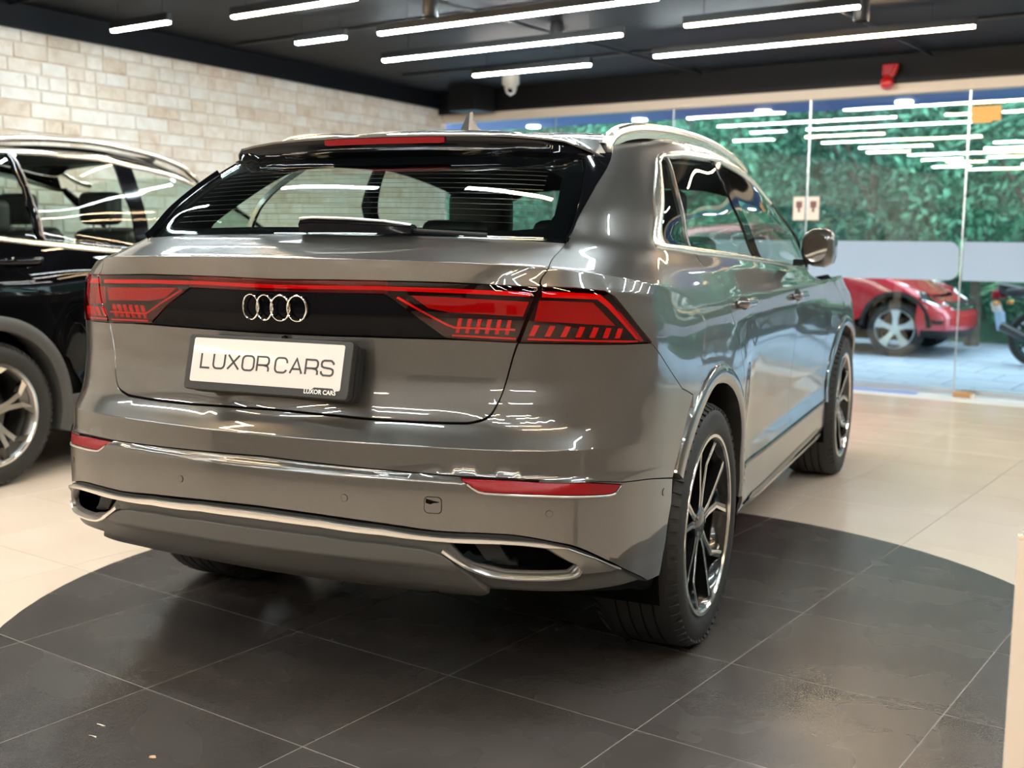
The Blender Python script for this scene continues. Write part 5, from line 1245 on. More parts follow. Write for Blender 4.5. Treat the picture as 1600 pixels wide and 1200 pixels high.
for s in (1,-1):
    f=(lambda l:list(l)) if s>0 else mirror_u
    g=(lambda l:np.asarray(l,float)) if s>0 else (lambda l:np.asarray(l,float)*[-1,1])
    ra=arc2(0,.385,.475,160,-14); fa2=arc2(2.995,.385,.475,168,14)
    dgap=suv([1.13,1.13,1.13],[1.15,.8,.44]); fgap=suv([2.3,2.32,2.34],[1.10,.8,.44]); rg=suv([.12,.30,.50],[1.21,1.0,.62])
    # body sides
    q=[(1.0,.20)]+[(.98,.8),(1.0,1.15)]+[bel2[0]]+bel2[1:2]+rg+ra[::-1][9:]+[(1.12,.22)]
    sp_('rear_quarter_panel',f(q),'black_paint')
    d1=sp_('rear_door',f([bel2[1],bel2[2],bel2[3]]+[(dgap[0][0],dgap[0][1]+.02)]+dgap[1:]+suv([.60],[.44])+rg[::-1][:]),'black_paint')
    d2=sp_('front_door',f([(dgap[0][0],dgap[0][1]+.02),bel2[4],bel2[5]]+fgap+dgap[::-1][:2]),'black_paint')
    sp_('front_fender',f([bel2[5],(4.34,1.06),(4.8,1.06),(5.1,1.06),(5.12,.5),(5.10,.33)]+fa2[::-1]+fgap[::-1]),'black_paint')
    sp_('roof_side',f([(1.0,1.25),(1.0,1.83),(2.5,1.83),(4.25,1.83),(4.30,1.22)]+fr2[::-1]+topw2[::-1]+[rearw[1],rearw[0],bel2[0]]),'black_paint')
    # bright window line
    strip('window_chrome',g(resample(bel,40)),g(resample(bel2,40)),M['champagne'],bmw,off=.008,depth=.016,crown=.003,surf=SB)
    strip('window_chrome',g(resample(topw2+[fr2[0]],40)),g(resample(topw+[frontw[0]],40)),M['champagne'],bmw,off=.007,depth=.016,crown=.003,surf=SB)
    t_=lambda u_:float(np.interp(u_,[a for a,b in topw],[b for a,b in topw])); b_=lambda u_:float(np.interp(u_,[a for a,b in bel],[b for a,b in bel]))
    sp_('quarter_glass',f([bel[0]]+[rearw[0],rearw[1]]+[topw[0],topw[1],(div[0][0],t_(div[0][0]))]+div[1:-1]+[(div[-1][0],b_(div[-1][0]))]+[bel[1]]),'tint',off=-.003,gap=-.003,flange=0)
    sp_('rear_door_glass',f([(div[0][0],t_(div[0][0])),topw[2],(bpr[0][0],t_(bpr[0][0])),bpr[1],(bpr[2][0],b_(bpr[2][0])),bel[2],(div[-1][0],b_(div[-1][0]))]+div[1:-1][::-1]),'tint_clear',off=-.003,gap=-.003,flange=0)
    sp_('centre_pillar',f([(bpr[0][0],t_(bpr[0][0])),(bpf[0][0],t_(bpf[0][0])),bpf[1],(bpf[2][0],b_(bpf[2][0])),(bpr[2][0],b_(bpr[2][0])),bpr[1]]),'black_gloss',off=.002)
    sp_('front_door_glass',f([(bpf[0][0],t_(bpf[0][0])),topw[4],topw[5]]+frontw+[bel[5],bel[4],(bpf[2][0],b_(bpf[2][0])),bpf[1]]),'tint_clear',off=-.003,gap=-.003,flange=0)
    dl=resample(div,20); strip('glass_divider',g(dl-[.022,0]),g(dl+[.022,0]),M['black_gloss'],bmw,off=.004,depth=.02,surf=SB)
    strip('divider_edge',g(dl+[.012,0]),g(dl+[.024,0]),M['rim_grey'],bmw,off=.007,depth=.01,surf=SB)
    # cladding
    for cy,t0,t1 in ((0,-18,175),(2.995,5,195)):
        t=np.radians(np.linspace(t0,t1,50)); R0,R1=.500,.428
        uvA=side_uv(cy+R0*np.cos(t),.385+R0*np.sin(t),SB); PA=SB.S(uvA[:,0],uvA[:,1]); px_=np.maximum(PA[:,0],.915)
        prof=[(R0+.003,-.03),(R0,.006),(R0-.012,.014),(R1+.012,.016),(R1,.008),(R1,-.04),(R1+.02,-.16)]
        V=[(s*(px_[i]+dx),cy+R*math.cos(a),.385+R*math.sin(a)) for R,dx in prof for i,a in enumerate(t)]; n=len(t)
        F=[(k*n+i,k*n+i+1,(k+1)*n+i+1,(k+1)*n+i) for k in range(len(prof)-1) for i in range(n-1)]+[tuple(k*n for k in range(len(prof))),tuple(k*n+n-1 for k in range(len(prof)))[::-1]]
        fix(mesh_obj('wheel_arch_cladding',V,F,M['clad'],bmw,True),45)
        tt=np.radians(np.linspace(-20,200,30)); m=len(tt)
        MB().add([(s*x,cy+.49*math.cos(a),.40+.49*math.sin(a)) for x in (.90,.58) for a in tt],[(i,i+1,m+i+1,m+i) for i in range(m-1)]+[tuple(range(m,2*m))]).build('wheel_arch_liner',M['void'],bmw)
    sp_('sill_cladding',f(suv([.47,1.2,2.0,2.52],[.43]*4)+suv([2.52,2.0,1.2,.47],[.262]*4)),'clad',off=.012,flange=.03)
    # handles
    for y0,par in ((.10,d1),(1.28,d2)):
        n=12; yy=np.linspace(y0,y0+.27,n); cu=side_uv(yy,np.full(n,1.158 if y0<1 else 1.11),SB); P_=SB.S(cu[:,0],cu[:,1]); V=[];m=8
        for i in range(n):
            e=min(i,n-1-i)/(n-1)*2; lift=.008+.03*min(1,e*2.5)
            for k in range(m):
                a=2*math.pi*k/m; V.append((s*(P_[i,0]+lift-.006+.012*math.cos(a)),yy[i],P_[i,2]+.019*math.sin(a)))
        fix(mesh_obj('door_handle',V,[(i*m+k,i*m+(k+1)%m,(i+1)*m+(k+1)%m,(i+1)*m+k) for i in range(n-1) for k in range(m)]+[tuple(range(m)),tuple((n-1)*m+k for k in range(m))],M['black_gloss'],par,True),60)
    # roof rail
    RP=suv([-.5,-.2,.36,.77,1.235,1.594,1.9],[1.755,1.785,1.79,1.788,1.765,1.715,1.62]); q=resample(RP,40); P_=SB.S(q[:,0],q[:,1],.030); lo=SB.S(q[:,0],q[:,1],-.01)
    V=[];sec=8
    for i in range(40):
        e=min(1,min(i,39-i)/5); c=lo[i]+(P_[i]-lo[i])*(.35+.65*e)
        for k in range(sec):
            a=2*math.pi*k/sec; V.append((s*(c[0]+.020*math.cos(a)),c[1],c[2]+.012+.017*math.sin(a)))
    fix(mesh_obj('roof_rail',V,[(i*sec+k,i*sec+(k+1)%sec,(i+1)*sec+(k+1)%sec,(i+1)*sec+k) for i in range(39) for k in range(sec)]+[tuple(range(sec)),tuple(39*sec+k for k in range(sec))],M['champagne'],bmw,True),60)
    for y in (0,2.995): wheel(bmw,s*.80,y,.378,.378,.268,.265,s,1)
    o=_cush('door_mirror',(s*.99,1.95,1.23),(.20,.12,.16),bmw,M['black_paint'],Matrix.Identity(3),.05)
# tail, nose, roof
tail=[(0,.20),(1.0,.20),(.98,.8),(1.0,1.15),(.75,1.24),(0,1.25)]
panel('tail_panel',sym(tail),M['black_paint'],bmw,res=.07,surf=SB)
panel('rear_window',sym([(0,1.255),(.7,1.25),(.74,1.66),(0,1.74)]),M['tint'],bmw,off=-.002,res=.08,flange=0,surf=SB)
for s in (1,-1):
    q=[(.60,.93),(1.08,.90),(1.10,1.0),(.62,1.02)]; panel('tail_lamp',q if s>0 else mirror_u(q),M['red_reflex'],bmw,off=.006,res=.06,surf=SB)
    q=[(.75,1.25),(1.0,1.15),(1.0,1.25),(1.0,1.83),(.60,1.83),(.74,1.66)]; panel('rear_pillar',q if s>0 else mirror_u(q),M['black_paint'],bmw,res=.07,surf=SB)
    nz=[(5.12,.11),(5.12,.5),(5.10,1.058),(KUE,1.058),(KUE,.08)]; panel('front_bumper',nz if s>0 else mirror_u(nz),M['black_paint'],bmw,gap=.0005,res=.09,surf=SB)
panel('hood',[h,mirror_u(h)],M['black_paint'],bmw,gap=.0008,res=.1,surf=SB)
panel('windscreen',[ws,mirror_u(ws)],M['tint_clear'],bmw,off=-.002,gap=.0005,flange=0,res=.1,surf=SB)
rows=[SB.S(uu,np.full(N_,v_)) for v_ in (1.835,1.89,VT)]; V=[]
for i in range(N_):
    line=[r[i] for r in rows]; x0,y0,z0=rows[2][i]; line+=[(x0*(1-2*k/8),y0,z0+.02*(1-(1-2*k/8)**2)*min(1,x0/.5)) for k in range(1,8)]; line+=[(-p[0],p[1],p[2]) for p in line[2::-1]]; V+=[tuple(p) for p in line]; m=len(line)
o=mesh_obj('roof',V,[(i*m+k,i*m+k+1,(i+1)*m+k+1,(i+1)*m+k) for i in range(N_-1) for k in range(m-1)],M['black_paint'],bmw,True); bm=bmesh.new(); bm.from_mesh(o.data); bmesh.ops.remove_doubles(bm,verts=bm.verts,dist=1e-4); bmesh.ops.recalc_face_normals(bm,faces=bm.faces); bm.to_mesh(o.data); bm.free()
# inner dark shell below the belt and cabin
iv=[(u_,v_) for u_ in (0,.5,1,1.5,2.2,3,4,4.6,5.2,5.7,KUE) for v_ in (.05,.4,.8,1.15)]
V=[];F=[]
for s in (1,-1):
    b0=len(V); uu2=np.linspace(0,KUE,60); cols=[SB.S(uu2,np.full(60,v_),-.03) for v_ in (.06,.4,.8,1.1,1.2)]
    for c in cols: V+=[(s*p[0],p[1],p[2]) for p in c]
    F+=[(b0+k*60+i,b0+k*60+i+1,b0+(k+1)*60+i+1,b0+(k+1)*60+i) for k in range(4) for i in range(59)]
# leave the wheel arches open
ok=[]
for q in F:
    c=np.mean([V[i] for i in q],axis=0)
    if math.hypot(c[1],c[2]-.385)<.52 or math.hypot(c[1]-2.995,c[2]-.385)<.52: continue
    ok.append(q)
mesh_obj('inner_shell',V,ok,M['cabin'],bmw,True)
box_obj('cabin_floor',(0,1.3,.36),(1.5,2.6,.06),M['cabin'],bmw)
box_obj('headliner',(0,.75,1.76),(1.10,1.5,.02),M['liner'],bmw)
rb=cushion('rear_bench',(0,.75,.72),(1.30,.5,.2),bmw,M['seat']); cushion('rear_backrest',(0,.50,1.02),(1.30,.18,.52),rb,M['seat'],tilt=.25)
for x in (-.42,.42): headrest('headrest',(x,.40,1.385),(.27,.11,.19),rb)
for x in (-.38,.38):
    st=cushion('front_seat',(x,1.60,.72),(.52,.5,.2),bmw,M['seat']); cushion('seat_back',(x,1.33,1.04),(.50,.17,.60),st,M['seat'],tilt=.22); headrest('headrest',(x,1.21,1.455),(.29,.12,.20),st)
cushion('dashboard',(0,2.25,1.02),(1.45,.5,.24),bmw,M['cabin'])
# ---------------------------------------------------------------- outside the glass
M['pave']=mat('grey_blue_paving',(.36,.41,.49),.6,noise=(5,.12)); M['pave_joint']=mat('paving_joint',(.20,.23,.28),.8)
gd=box('ground_outside',-16,14,GF+.05,26,-.3,-.012,M['pave_joint']); tag(gd,'grey paved forecourt outside the glass','pavement',kind='structure')
pv=None; restp=MB()
def slab(l,f,w,h):
    g=.006; return [room(l+g,f+g,-.014),room(l+w-g,f+g,-.014),room(l+w-g,f+h-g,-.014),room(l+g,f+h-g,-.014),room(l+g+.003,f+g+.003,0),room(l+w-g-.003,f+g+.003,0),room(l+w-g-.003,f+h-g-.003,0),room(l+g+.003,f+h-g-.003,0)]
QF=[(0,1,5,4),(1,2,6,5),(2,3,7,6),(3,0,4,7),(4,5,6,7)]
for i in range(-20,12):
    for j in range(0,14):
        l=i*.6+(.3 if j%2 else 0); f=GF+.06+j*.6
        if -2.6<l<1.2 and f<12.2:
            if pv is None: pv=mesh_obj('paving_slab',[p-room(l,f) for p in slab(l,f,.6,.6)],QF,M['pave'],gd); pv.location=room(l,f)
            else: o=pv.copy(); COL.objects.link(o); o.location=room(l,f)
        else: restp.add(slab(l,f,.6,.6),QF)
o=restp.build('paving_field',M['pave'],gd); tag(o,kind='stuff')
M['kerb']=mat('yellow_green_kerb_paint',(.50,.58,.30),.6); M['bluetrim']=mat('blue_grey_trim',(.20,.28,.62),.4)
box('painted_line',-3.2,-.42,GF+.24,GF+.31,.0,.004,M['kerb'],gd); box('door_track',-3.2,-.28,GF-.24,GF-.14,.004,.014,M['bluetrim'],fl)
# canopy with downlights
M['canopy']=mat('blue_canopy_soffit',(.10,.17,.42),.5)
cn=box('entrance_canopy',-9,5.6,GF+.14,GF+1.75,2.66,2.80,M['canopy']); tag(cn,'blue canopy soffit with round downlights outside the glass','canopy',kind='structure')
dlm=led('downlight_glow',(1,.97,.9),9)
for l,f in ((-4.0,8.55),(-2.46,8.45),(-.97,8.37),(.55,8.3),(-5.5,8.6)):
    MB().lathe([(2.672,0),(2.672,.075),(2.645,.085),(2.640,.07),(2.640,0)],'Z',24,tuple(room(l,f))).build('downlight',dlm,cn,True)
# red hatchback -------------------------------------------------------------------
M['red_paint']=car_paint('red_paint',(.52,.008,.022),.1,.35); M['rim_silver']=mat('silver_alloy',(.72,.74,.76),.3,metal=.9)
def warp_red(G):
    G=G.copy(); G[...,0]*=.90; G[...,2]*=.895; y=G[...,1]
    G[...,1]=np.where(y>2.995,2.995+(y-2.995)*.82,y)*.895
    y=G[...,1]; z=G[...,2]; up=np.clip((z-1.05)/.35,0,1)
    G[...,1]=np.where(y>.9,y-1.25*up*np.clip((y-.9)/.6,0,1),y); y=G[...,1]
    s_=np.clip((y-2.2)/1.0,0,1)**1.3; G[...,2]=np.where(z>.3,.3+(z-.3)*(1-.50*s_),z)
    return G
RB=Body(warp_red); FY=2.995*.895
red=empty('red_hatchback'); tag(red,'red compact car parked outside facing right with five-spoke silver wheel','car')
def ruv(y,z): return [tuple(q) for q in side_uv(np.array(y),np.array(z),RB)]
def rp_(name,poly,m,off=0.0,gap=.002,res=.08,flange=.012,**k): return panel(name,poly,M[m] if isinstance(m,str) else m,red,off,gap,res,flange,surf=RB,**k)
ra_=lambda cy,t0,t1,R=.38: ruv(cy+R*np.cos(np.radians(np.linspace(t0,t1,22))),.345+R*np.sin(np.radians(np.linspace(t0,t1,22))))
for s in (1,-1):
    f=(lambda l:list(l)) if s>0 else mirror_u
    fgp=ruv([2.05,2.07,2.09],[1.0,.7,.34])
    rp_('front_fender',f([(4.12,1.212),(4.34,1.06),(4.8,1.06),(5.0,1.06),(5.08,.93),(5.06,.60)]+[(5.04,.33)]+ra_(FY,166,14)[::-1]+fgp[::-1]),'red_paint')
    rp_('body_side',f([(0,.2),(1.1,.2)]+ra_(0,172,8)+ruv([.5],[.34])+fgp[::-1]+[(4.12,1.212),(1.2,1.22),(0,1.24)]),'red_paint')
    rp_('roof_frame',f([(0,1.70),(.8,1.70),(.9,1.30),(1.2,1.25),(1.25,1.70),(4.0,1.70),(4.12,1.25),(4.28,1.25),(4.25,1.84),(0,1.84)]),'red_paint')
    rp_('side_glass',f([(1.2,1.25),(1.25,1.70),(4.0,1.70),(4.12,1.25)]),'tint',off=-.003)
    rp_('front_bumper',f([(5.05,.33),(5.06,.60),(5.08,.80),(5.45,.80),(5.62,.62),(KUE,.62),(KUE,.14),(5.1,.12)]),'red_paint')
    rp_('headlamp',f([(5.04,.92),(4.72,1.045),(4.98,1.056),(5.38,.95),(5.50,.79),(5.12,.79)]),M['chrome'],off=.004)
    rp_('headlamp_lens',f([(5.04,.92),(5.0,.97),(5.20,.96),(5.36,.90),(5.40,.83),(5.10,.83)]),'black_gloss',off=.007)
    rp_('nose_panel',f([(5.0,1.058),(5.38,.95),(5.48,.80),(5.62,.63),(KUE,.63),(KUE,1.058)]),'red_paint',off=-.004)
    rp_('grille',f([(5.72,.70),(5.68,.80),(5.72,.93),(KUE,.95),(KUE,.70)]),'black_plastic',off=.004)
    for k in range(2): rp_('grille_bar',f([(5.62-.04*k,.72+k*.12),(5.62-.04*k,.77+k*.12),(KUE,.77+k*.12),(KUE,.72+k*.12)]),'chrome',off=.012)
    rp_('bumper_intake',f([(5.26,.36),(5.24,.46),(5.40,.46),(5.38,.36)]),'black_plastic',off=.006)
    rp_('lower_lip',f([(5.10,.12),(5.12,.24),(KUE,.22),(KUE,.10)]),'black_plastic',off=.008)
    for cy in (0,FY):
        t=np.radians(np.linspace(0,180,36)); R0,R1=.40,.35; prof=[(R0,-.02),(R0,.008),(R1,.012),(R1,-.03)]
        uvA=side_uv(cy+R0*np.cos(t),.345+R0*np.sin(t),RB); PA=RB.S(uvA[:,0],uvA[:,1]); n=36
        V=[(s*(max(PA[i,0],.85)+dx),cy+R*math.cos(a),.345+R*math.sin(a)) for R,dx in prof for i,a in enumerate(t)]
        fix(mesh_obj('wheel_arch_cladding',V,[(k*n+i,k*n+i+1,(k+1)*n+i+1,(k+1)*n+i) for k in range(3) for i in range(n-1)],M['black_plastic'],red,True))
        MB().add([(s*x,cy+.41*math.cos(a),.36+.41*math.sin(a)) for x in (.84,.5) for a in t],[(i,i+1,n+i+1,n+i) for i in range(n-1)]+[tuple(range(n,2*n))]).build('wheel_arch_liner',M['void'],red)
        w=empty('wheel',(s*.745,cy,.315),0,red); R=.315; rim=.225
        MB().lathe([(-.1,rim),(-.105,.27),(-.09,R-.01),(-.06,R),(.06,R),(.09,R-.01),(.105,.27),(.1,rim)],'X',40).build('tyre',M['rubber'],w,True,sharp=50)
        MB().lathe([(s*.095,rim+.004),(s*.10,rim-.008),(s*.06,rim-.02),(-s*.08,rim-.02)],'X',40).build('rim_barrel',M['rim_silver'],w,True)
        for k in range(5):
            a=2*math.pi*k/5+.3; c,sn=math.cos(a),math.sin(a); T=Vector((0,-sn,c)); Rr=Vector((0,c,sn)); h0=s*.075; V=[]
            for r,hw_ in ((.03,.03),(.12,.028),(rim-.01,.055)):
                for e,dh in ((-1,-s*.03),(-1,0),(1,0),(1,-s*.03)): V.append(Rr*r+T*hw_*e+Vector((h0+dh+s*.02*(r/rim),0,0)))
            MB().add(V,[(i*4+q,i*4+(q+1)%4,i*4+4+(q+1)%4,i*4+4+q) for i in range(2) for q in range(4)]+[(0,1,2,3),(8,9,10,11)]).build('spoke',M['rim_silver'],w)
        MB().lathe([(s*.05,.05),(s*.085,.045),(s*.09,0)],'X',20).build('hub_cap',M['rim_silver'],w,True)
    mr=empty('door_mirror',parent=red); _cush('mirror_shell',(s*.92,1.90,.985),(.20,.12,.13),mr,M['red_paint'],Matrix.Identity(3),.05); MB().box((s*.84,1.90,.93),(.10,.06,.05)).build('mirror_foot',M['black_plastic'],mr)
panel('hood',[h,mirror_u(h)],M['red_paint'],red,gap=.0008,res=.1,surf=RB)
panel('windscreen',[ws,mirror_u(ws)],M['tint_clear'],red,off=-.002,gap=.0005,flange=0,res=.12,surf=RB)
panel('rear_window',sym([(0,1.25),(.88,1.28),(.8,1.68),(0,1.69)]),M['tint'],red,off=-.002,res=.1,flange=0,surf=RB)
rows=[RB.S(uu,np.full(N_,v_)) for v_ in (1.835,1.89,VT)]; V=[]
for i in range(N_):
    line=[r[i] for r in rows]; x0,y0,z0=rows[2][i]; line+=[(x0*(1-2*k/6),y0,z0+.02) for k in range(1,6)]; line+=[(-p[0],p[1],p[2]) for p in line[2::-1]]; V+=[tuple(p) for p in line]; m=len(line)
fix(mesh_obj('roof',V,[(i*m+k,i*m+k+1,(i+1)*m+k+1,(i+1)*m+k) for i in range(N_-1) for k in range(m-1)],M['red_paint'],red,True))
box_obj('inner_floor',(0,1.3,.30),(1.3,3.6,.25),M['cabin'],red); box_obj('engine_bay',(0,2.72,.42),(1.0,.6,.22),M['cabin'],red)
box_obj('cabin_block',(0,1.0,.62),(1.3,1.9,.42),M['cabin'],red)
# heading: local +y points along the shop front to the right, slightly towards the glass
ra2=math.radians(-90)+TH+.04
red.rotation_euler=(0,0,ra2)
hubp=room(-1.44,9.98,0); red.location=hubp-(Matrix.Rotation(ra2,3,'Z')@Vector((.85,FY,0)))
# motorcycle ----------------------------------------------------------------------
M['bike_black']=mat('motorcycle_black',(.012,.014,.016),.3,coat=.5); M['bike_metal']=mat('motorcycle_metal',(.45,.47,.5),.3,metal=1)
bk=empty('motorcycle',room(-.34,10.05,0),TH-.25); tag(bk,'black motorcycle with red tail lamp parked right of the red car','motorcycle')
for x,nm in ((.42,'rear_wheel'),(1.72,'front_wheel')):
    w=empty(nm,(x,0,.30),0,bk)
    MB().lathe([(-.05,.24),(-.06,.27),(-.03,.30),(.03,.30),(.06,.27),(.05,.24)],'Y',36,closed=True).build('tyre',M['rubber'],w,True)
    MB().lathe([(-.045,.24),(-.045,.215),(.045,.215),(.045,.24)],'Y',36,closed=True).build('rim',M['bike_black'],w,True)
    MB().lathe([(-.06,0),(-.06,.04),(.06,.04),(.06,0)],'Y',16).build('hub',M['bike_metal'],w,True)
    for k in range(5): a=2*math.pi*k/5; MB().tube([(.03*math.cos(a),0,.03*math.sin(a)),(.22*math.cos(a),0,.22*math.sin(a))],.014,6).build('spoke',M['bike_black'],w,True)
_cush('seat',(.42,0,.80),(.62,.24,.09),bk,M['seat'],Matrix.Rotation(-.08,3,'Y'),.04); _cush('fuel_tank',(.95,0,.88),(.52,.30,.24),bk,M['bike_black'],Matrix.Rotation(.12,3,'Y'),.09)
_cush('tail_cowl',(.14,0,.80),(.30,.20,.12),bk,M['bike_black'],Matrix.Rotation(.15,3,'Y'),.04)
_cush('tail_lamp',(.0,-.02,.745),(.09,.20,.10),bk,M['red_reflex'],Matrix.Identity(3),.03)
MB().hexa([(-.03,-.10,.56),(-.02,.10,.56),(-.01,.10,.56),(-.02,-.10,.56),(-.06,-.10,.66),(-.06,.10,.66),(-.05,.10,.66),(-.05,-.10,.66)]).build('plate',M['plate'],bk)
MB().hexa([(.02,-.07,.36),(.02,.07,.36),(.05,.07,.36),(.05,-.07,.36),(-.02,-.08,.56),(-.02,.08,.56),(.02,.08,.56),(.02,-.08,.56)]).build('mudguard',mat('pale_blue_guard',(.35,.45,.62),.4),bk)
MB().box((.95,0,.50),(.42,.26,.34)).build('engine',M['bike_metal'],bk,bevel=.03); MB().tube([(1.05,-.12,.42),(.8,-.15,.28),(.4,-.17,.30),(.12,-.18,.42)],[.025,.025,.045,.05],12).build('exhaust',M['bike_black'],bk,True)
MB().tube([(.42,-.10,.30),(.85,-.10,.42)],.022,8).tube([(.42,.10,.30),(.85,.10,.42)],.022,8).build('swing_arm',M['bike_black'],bk,True)
MB().tube([(1.25,-.07,.98),(1.72,-.08,.30)],.025,8).tube([(1.25,.07,.98),(1.72,.08,.30)],.025,8).build('fork',M['bike_metal'],bk,True); MB().tube([(1.05,-.38,1.03),(1.18,-.2,1.06),(1.22,0,1.03),(1.18,.2,1.06),(1.05,.38,1.03)],.014,8).build('handlebar',M['bike_metal'],bk,True)
for sy in (-1,1):
    mr=MB().tube([(1.12,sy*.28,1.05),(1.14,sy*.36,1.20)],.007,6).build('mirror_stem',M['bike_black'],bk,True); _cush('mirror',(1.13,sy*.37,1.24),(.03,.13,.09),mr,M['bike_black'],Matrix.Identity(3),.015)
_cush('headlamp',(1.42,0,.92),(.16,.18,.18),bk,M['chrome'],Matrix.Identity(3),.06); _cush('side_panel',(.55,-.1,.62),(.40,.08,.20),bk,M['bike_black'],Matrix.Identity(3),.03)
for sy in (-1,1): _cush('indicator',(.04,sy*.15,.66),(.05,.07,.04),bk,mat('amber_lens',(.7,.25,.05),.3),Matrix.Identity(3),.015)
MB().tube([(.7,-.14,.30),(.55,-.26,.02)],.012,6).build('side_stand',M['bike_black'],bk,True)
# planting ---------------------------------------------------------------------------
def leaf_mat(name,c0,c1):
    m,N,L,b=_nodes(name); tc=N.new('ShaderNodeTexCoord'); t=N.new('ShaderNodeTexNoise'); t.inputs['Scale'].default_value=2.5; t.inputs['Detail'].default_value=5; r=N.new('ShaderNodeValToRGB'); r.color_ramp.elements[0].position=.35; r.color_ramp.elements[1].position=.65; r.color_ramp.elements[0].color=(*c0,1); r.color_ramp.elements[1].color=(*c1,1)
    L.new(tc.outputs['Object'],t.inputs['Vector']); L.new(t.outputs['Fac'],r.inputs['Fac']); L.new(r.outputs['Color'],b.inputs['Base Color']); b.inputs['Roughness'].default_value=.55; return m
LM=[leaf_mat('dark_green_leaf',(.02,.075,.05),(.06,.20,.12)),leaf_mat('mid_green_leaf',(.04,.14,.08),(.12,.34,.20)),leaf_mat('light_green_leaf',(.08,.22,.10),(.26,.48,.26))]
M['bark']=mat('grey_bark',(.10,.08,.06),.9,noise=(8,.3))
def foliage(name,c,rad,n,seed,m,parent,size=.16,asp=.42):
    r=np.random.RandomState(seed)
    d=r.normal(size=(n,3)); d/=np.linalg.norm(d,axis=1,keepdims=True); rr=r.uniform(.35,1,size=(n,1))**.6
    # lumpy crown
    lob=r.normal(size=(14,3)); lob/=np.linalg.norm(lob,axis=1,keepdims=True); k=np.max(d@lob.T,axis=1,keepdims=True); rr=rr*(.62+.42*k)
    p=np.array(c)+d*rr*np.array(rad)
    a=r.normal(size=(n,3)); a[:,2]-=.5; a/=np.linalg.norm(a,axis=1,keepdims=True); b=np.cross(a,r.normal(size=(n,3))); b/=np.linalg.norm(b,axis=1,keepdims=True)
    s=size*r.uniform(.6,1.3,size=(n,1)); nn=np.cross(a,b)
    V=np.stack([p,p+a*s*.5+b*s*asp*.5+nn*s*.08,p+a*s,p+a*s*.5-b*s*asp*.5+nn*s*.08],1).reshape(-1,3); F=np.arange(4*n).reshape(n,4)
    o=mesh_obj(name,V.tolist(),F.tolist(),m,parent); return o
def tree(l,f,h_,rad,n,seed,m,label,name='garden_tree',group='trees outside the glass',size=.16):
    o=empty(name,room(l,f,0)); tag(o,label,'tree',group); r=random.Random(seed)
    MB().tube([(0,0,0),(.05,.03,h_*.35),(-.04,.05,h_*.75)],[.09,.07,.03],8).build('trunk',M['bark'],o,True)
    for k in range(3):
        a=r.uniform(0,6.28); MB().tube([(0,0,h_*.4),(.5*rad[0]*math.cos(a),.5*rad[1]*math.sin(a),h_*.7)],[.045,.015],6).build('branch',M['bark'],o,True)
    foliage('foliage',(0,0,h_*.62),rad,n,seed,LM[m],o,size)
    tag(o.children[-1],kind='stuff')
    return o
tree(-9.4,14.7,4.6,(2.0,1.5,2.4),4200,1,0,'dark tree far left, just above the roof of the grey SUV')
tree(-6.2,14.1,4.4,(1.9,1.4,2.3),5200,2,1,'bushy green tree behind the roof rail of the grey SUV')
tree(-3.4,14.9,4.8,(2.1,1.5,2.5),5200,3,0,'dark green tree behind the door mirror')
tree(-1.0,14.4,4.5,(1.9,1.4,2.3),5200,4,1,'mid green tree right behind the red car bonnet')
tree(1.5,14.8,5.0,(2.0,1.5,2.6),5200,5,0,'dark green tree at the right behind the motorcycle')
tree(-5.0,16.7,6.0,(3.0,1.6,3.2),4200,6,1,'tall tree in the back row above the pane stickers')
tree(.2,17.1,6.2,(3.0,1.6,3.3),4200,7,0,'tall dark tree in the back row below the orange panel')
tree(4.2,15.7,5.4,(2.4,1.6,2.9),3000,8,1,'tree at the far right edge of the forecourt')
tree(-12.5,16.1,5.6,(2.8,1.6,3.0),2600,9,1,'tree at the far left end of the forecourt')
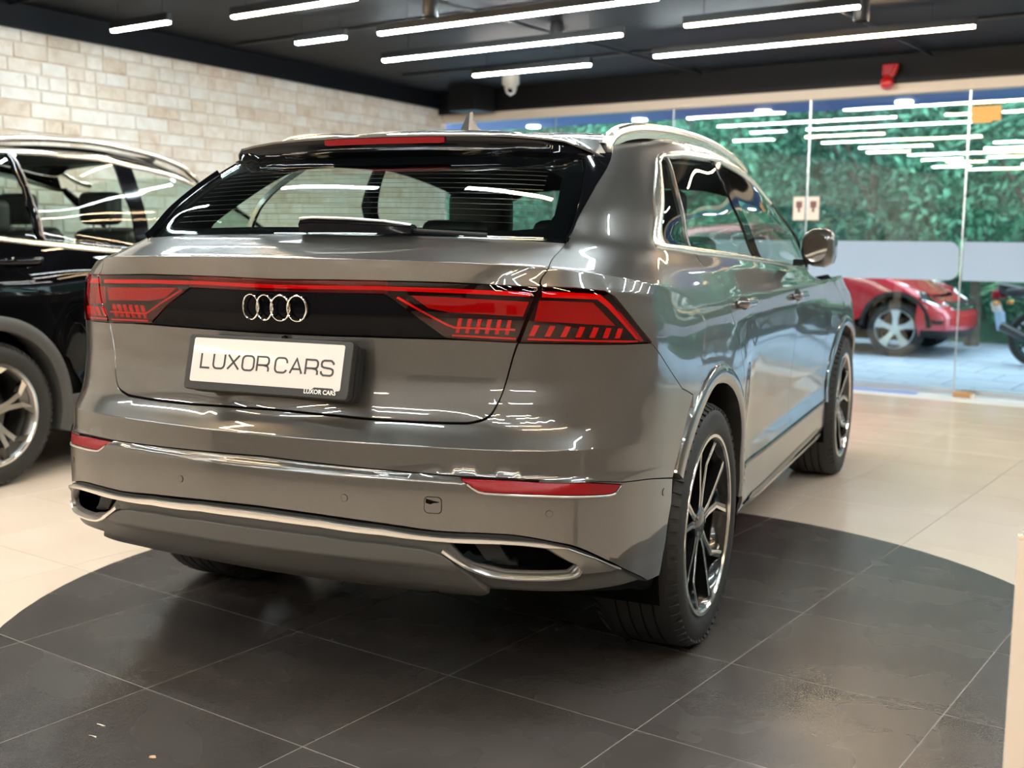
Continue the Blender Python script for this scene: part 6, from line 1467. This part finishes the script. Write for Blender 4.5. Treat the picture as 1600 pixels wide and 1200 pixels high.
# palms and hedge
def palm(l,f,h_,n,ln,seed,m,label,droop=.6):
    o=empty('palm_plant',room(l,f,0)); tag(o,label,'palm','palms outside the glass'); r=random.Random(seed)
    MB().tube([(0,0,0),(.03,0,h_*.5),(0,.04,h_)],[.09,.07,.06],8).build('trunk',M['bark'],o,True)
    for k in range(n):
        a=2*math.pi*k/n+r.uniform(-.2,.2); el=r.uniform(.2,1.1); V=[];F=[]
        pts=[]
        for i in range(9):
            t=i/8; x=ln*t*math.cos(el*(1-.3*t)); z=ln*t*math.sin(el)-droop*ln*t*t; pts.append((x,z))
        for i in range(1,9):
            x,z=pts[i]; w=.32*ln*math.sin(math.pi*(.15+.8*i/9)); 
            for sd in (-1,1):
                b=len(V); V+= [(x,0,z),(x+.05,0.0,z+.01),(x+.20,sd*w,z-.35*w)]; F.append((b,b+1,b+2))
        b=len(V)
        for i in range(8): b=len(V); V+= [(pts[i][0],-.008,pts[i][1]),(pts[i][0],.008,pts[i][1]),(pts[i+1][0],.006,pts[i+1][1]),(pts[i+1][0],-.006,pts[i+1][1])]; F.append((b,b+1,b+2,b+3))
        fr_=mesh_obj('frond',V,F,LM[m],o); fr_.location=(0,0,h_); fr_.rotation_euler=(0,0,a)
palm(-.2,12.3,2.9,14,1.5,1,1,'tall drooping palm behind the orange panel'); palm(.85,12.4,2.6,14,1.4,2,1,'tall palm at the right edge of the picture'); palm(-1.1,12.1,.9,12,.8,3,2,'low palm tuft above the frosted band'); palm(-.35,12.2,.8,12,.7,4,2,'low palm tuft left of the motorcycle'); palm(1.5,11.9,1.0,12,.9,5,2,'low palm tuft beside the motorcycle mirror')
for k,(l,lab) in enumerate(((-8.2,'low hedge section furthest left behind the grey SUV'),(-5.4,'low hedge section behind the door mirror'),(-2.6,'low hedge section behind the red car'),(.2,'low hedge section between red car and motorcycle'),(3.0,'low hedge section right of the motorcycle'))):
    o=empty('hedge',room(l,12.9,0),TH); tag(o,lab,'hedge','hedge along the forecourt'); box_obj('hedge_core',(0,0,.45),(2.7,.5,.9),LM[0],o); foliage('foliage',(0,0,.55),(1.75,.75,.75),3200,20+k,LM[k%2],o,.13); tag(o.children[-1],kind='stuff')
# garden wall behind
M['gwall']=mat('dark_garden_wall',(.05,.08,.06),.9,noise=(1.5,.5))
gw=box('garden_wall',-18,14,19.6,19.8,0,10,M['gwall']); tag(gw,'dark leafy backdrop wall behind the trees','wall',kind='structure')
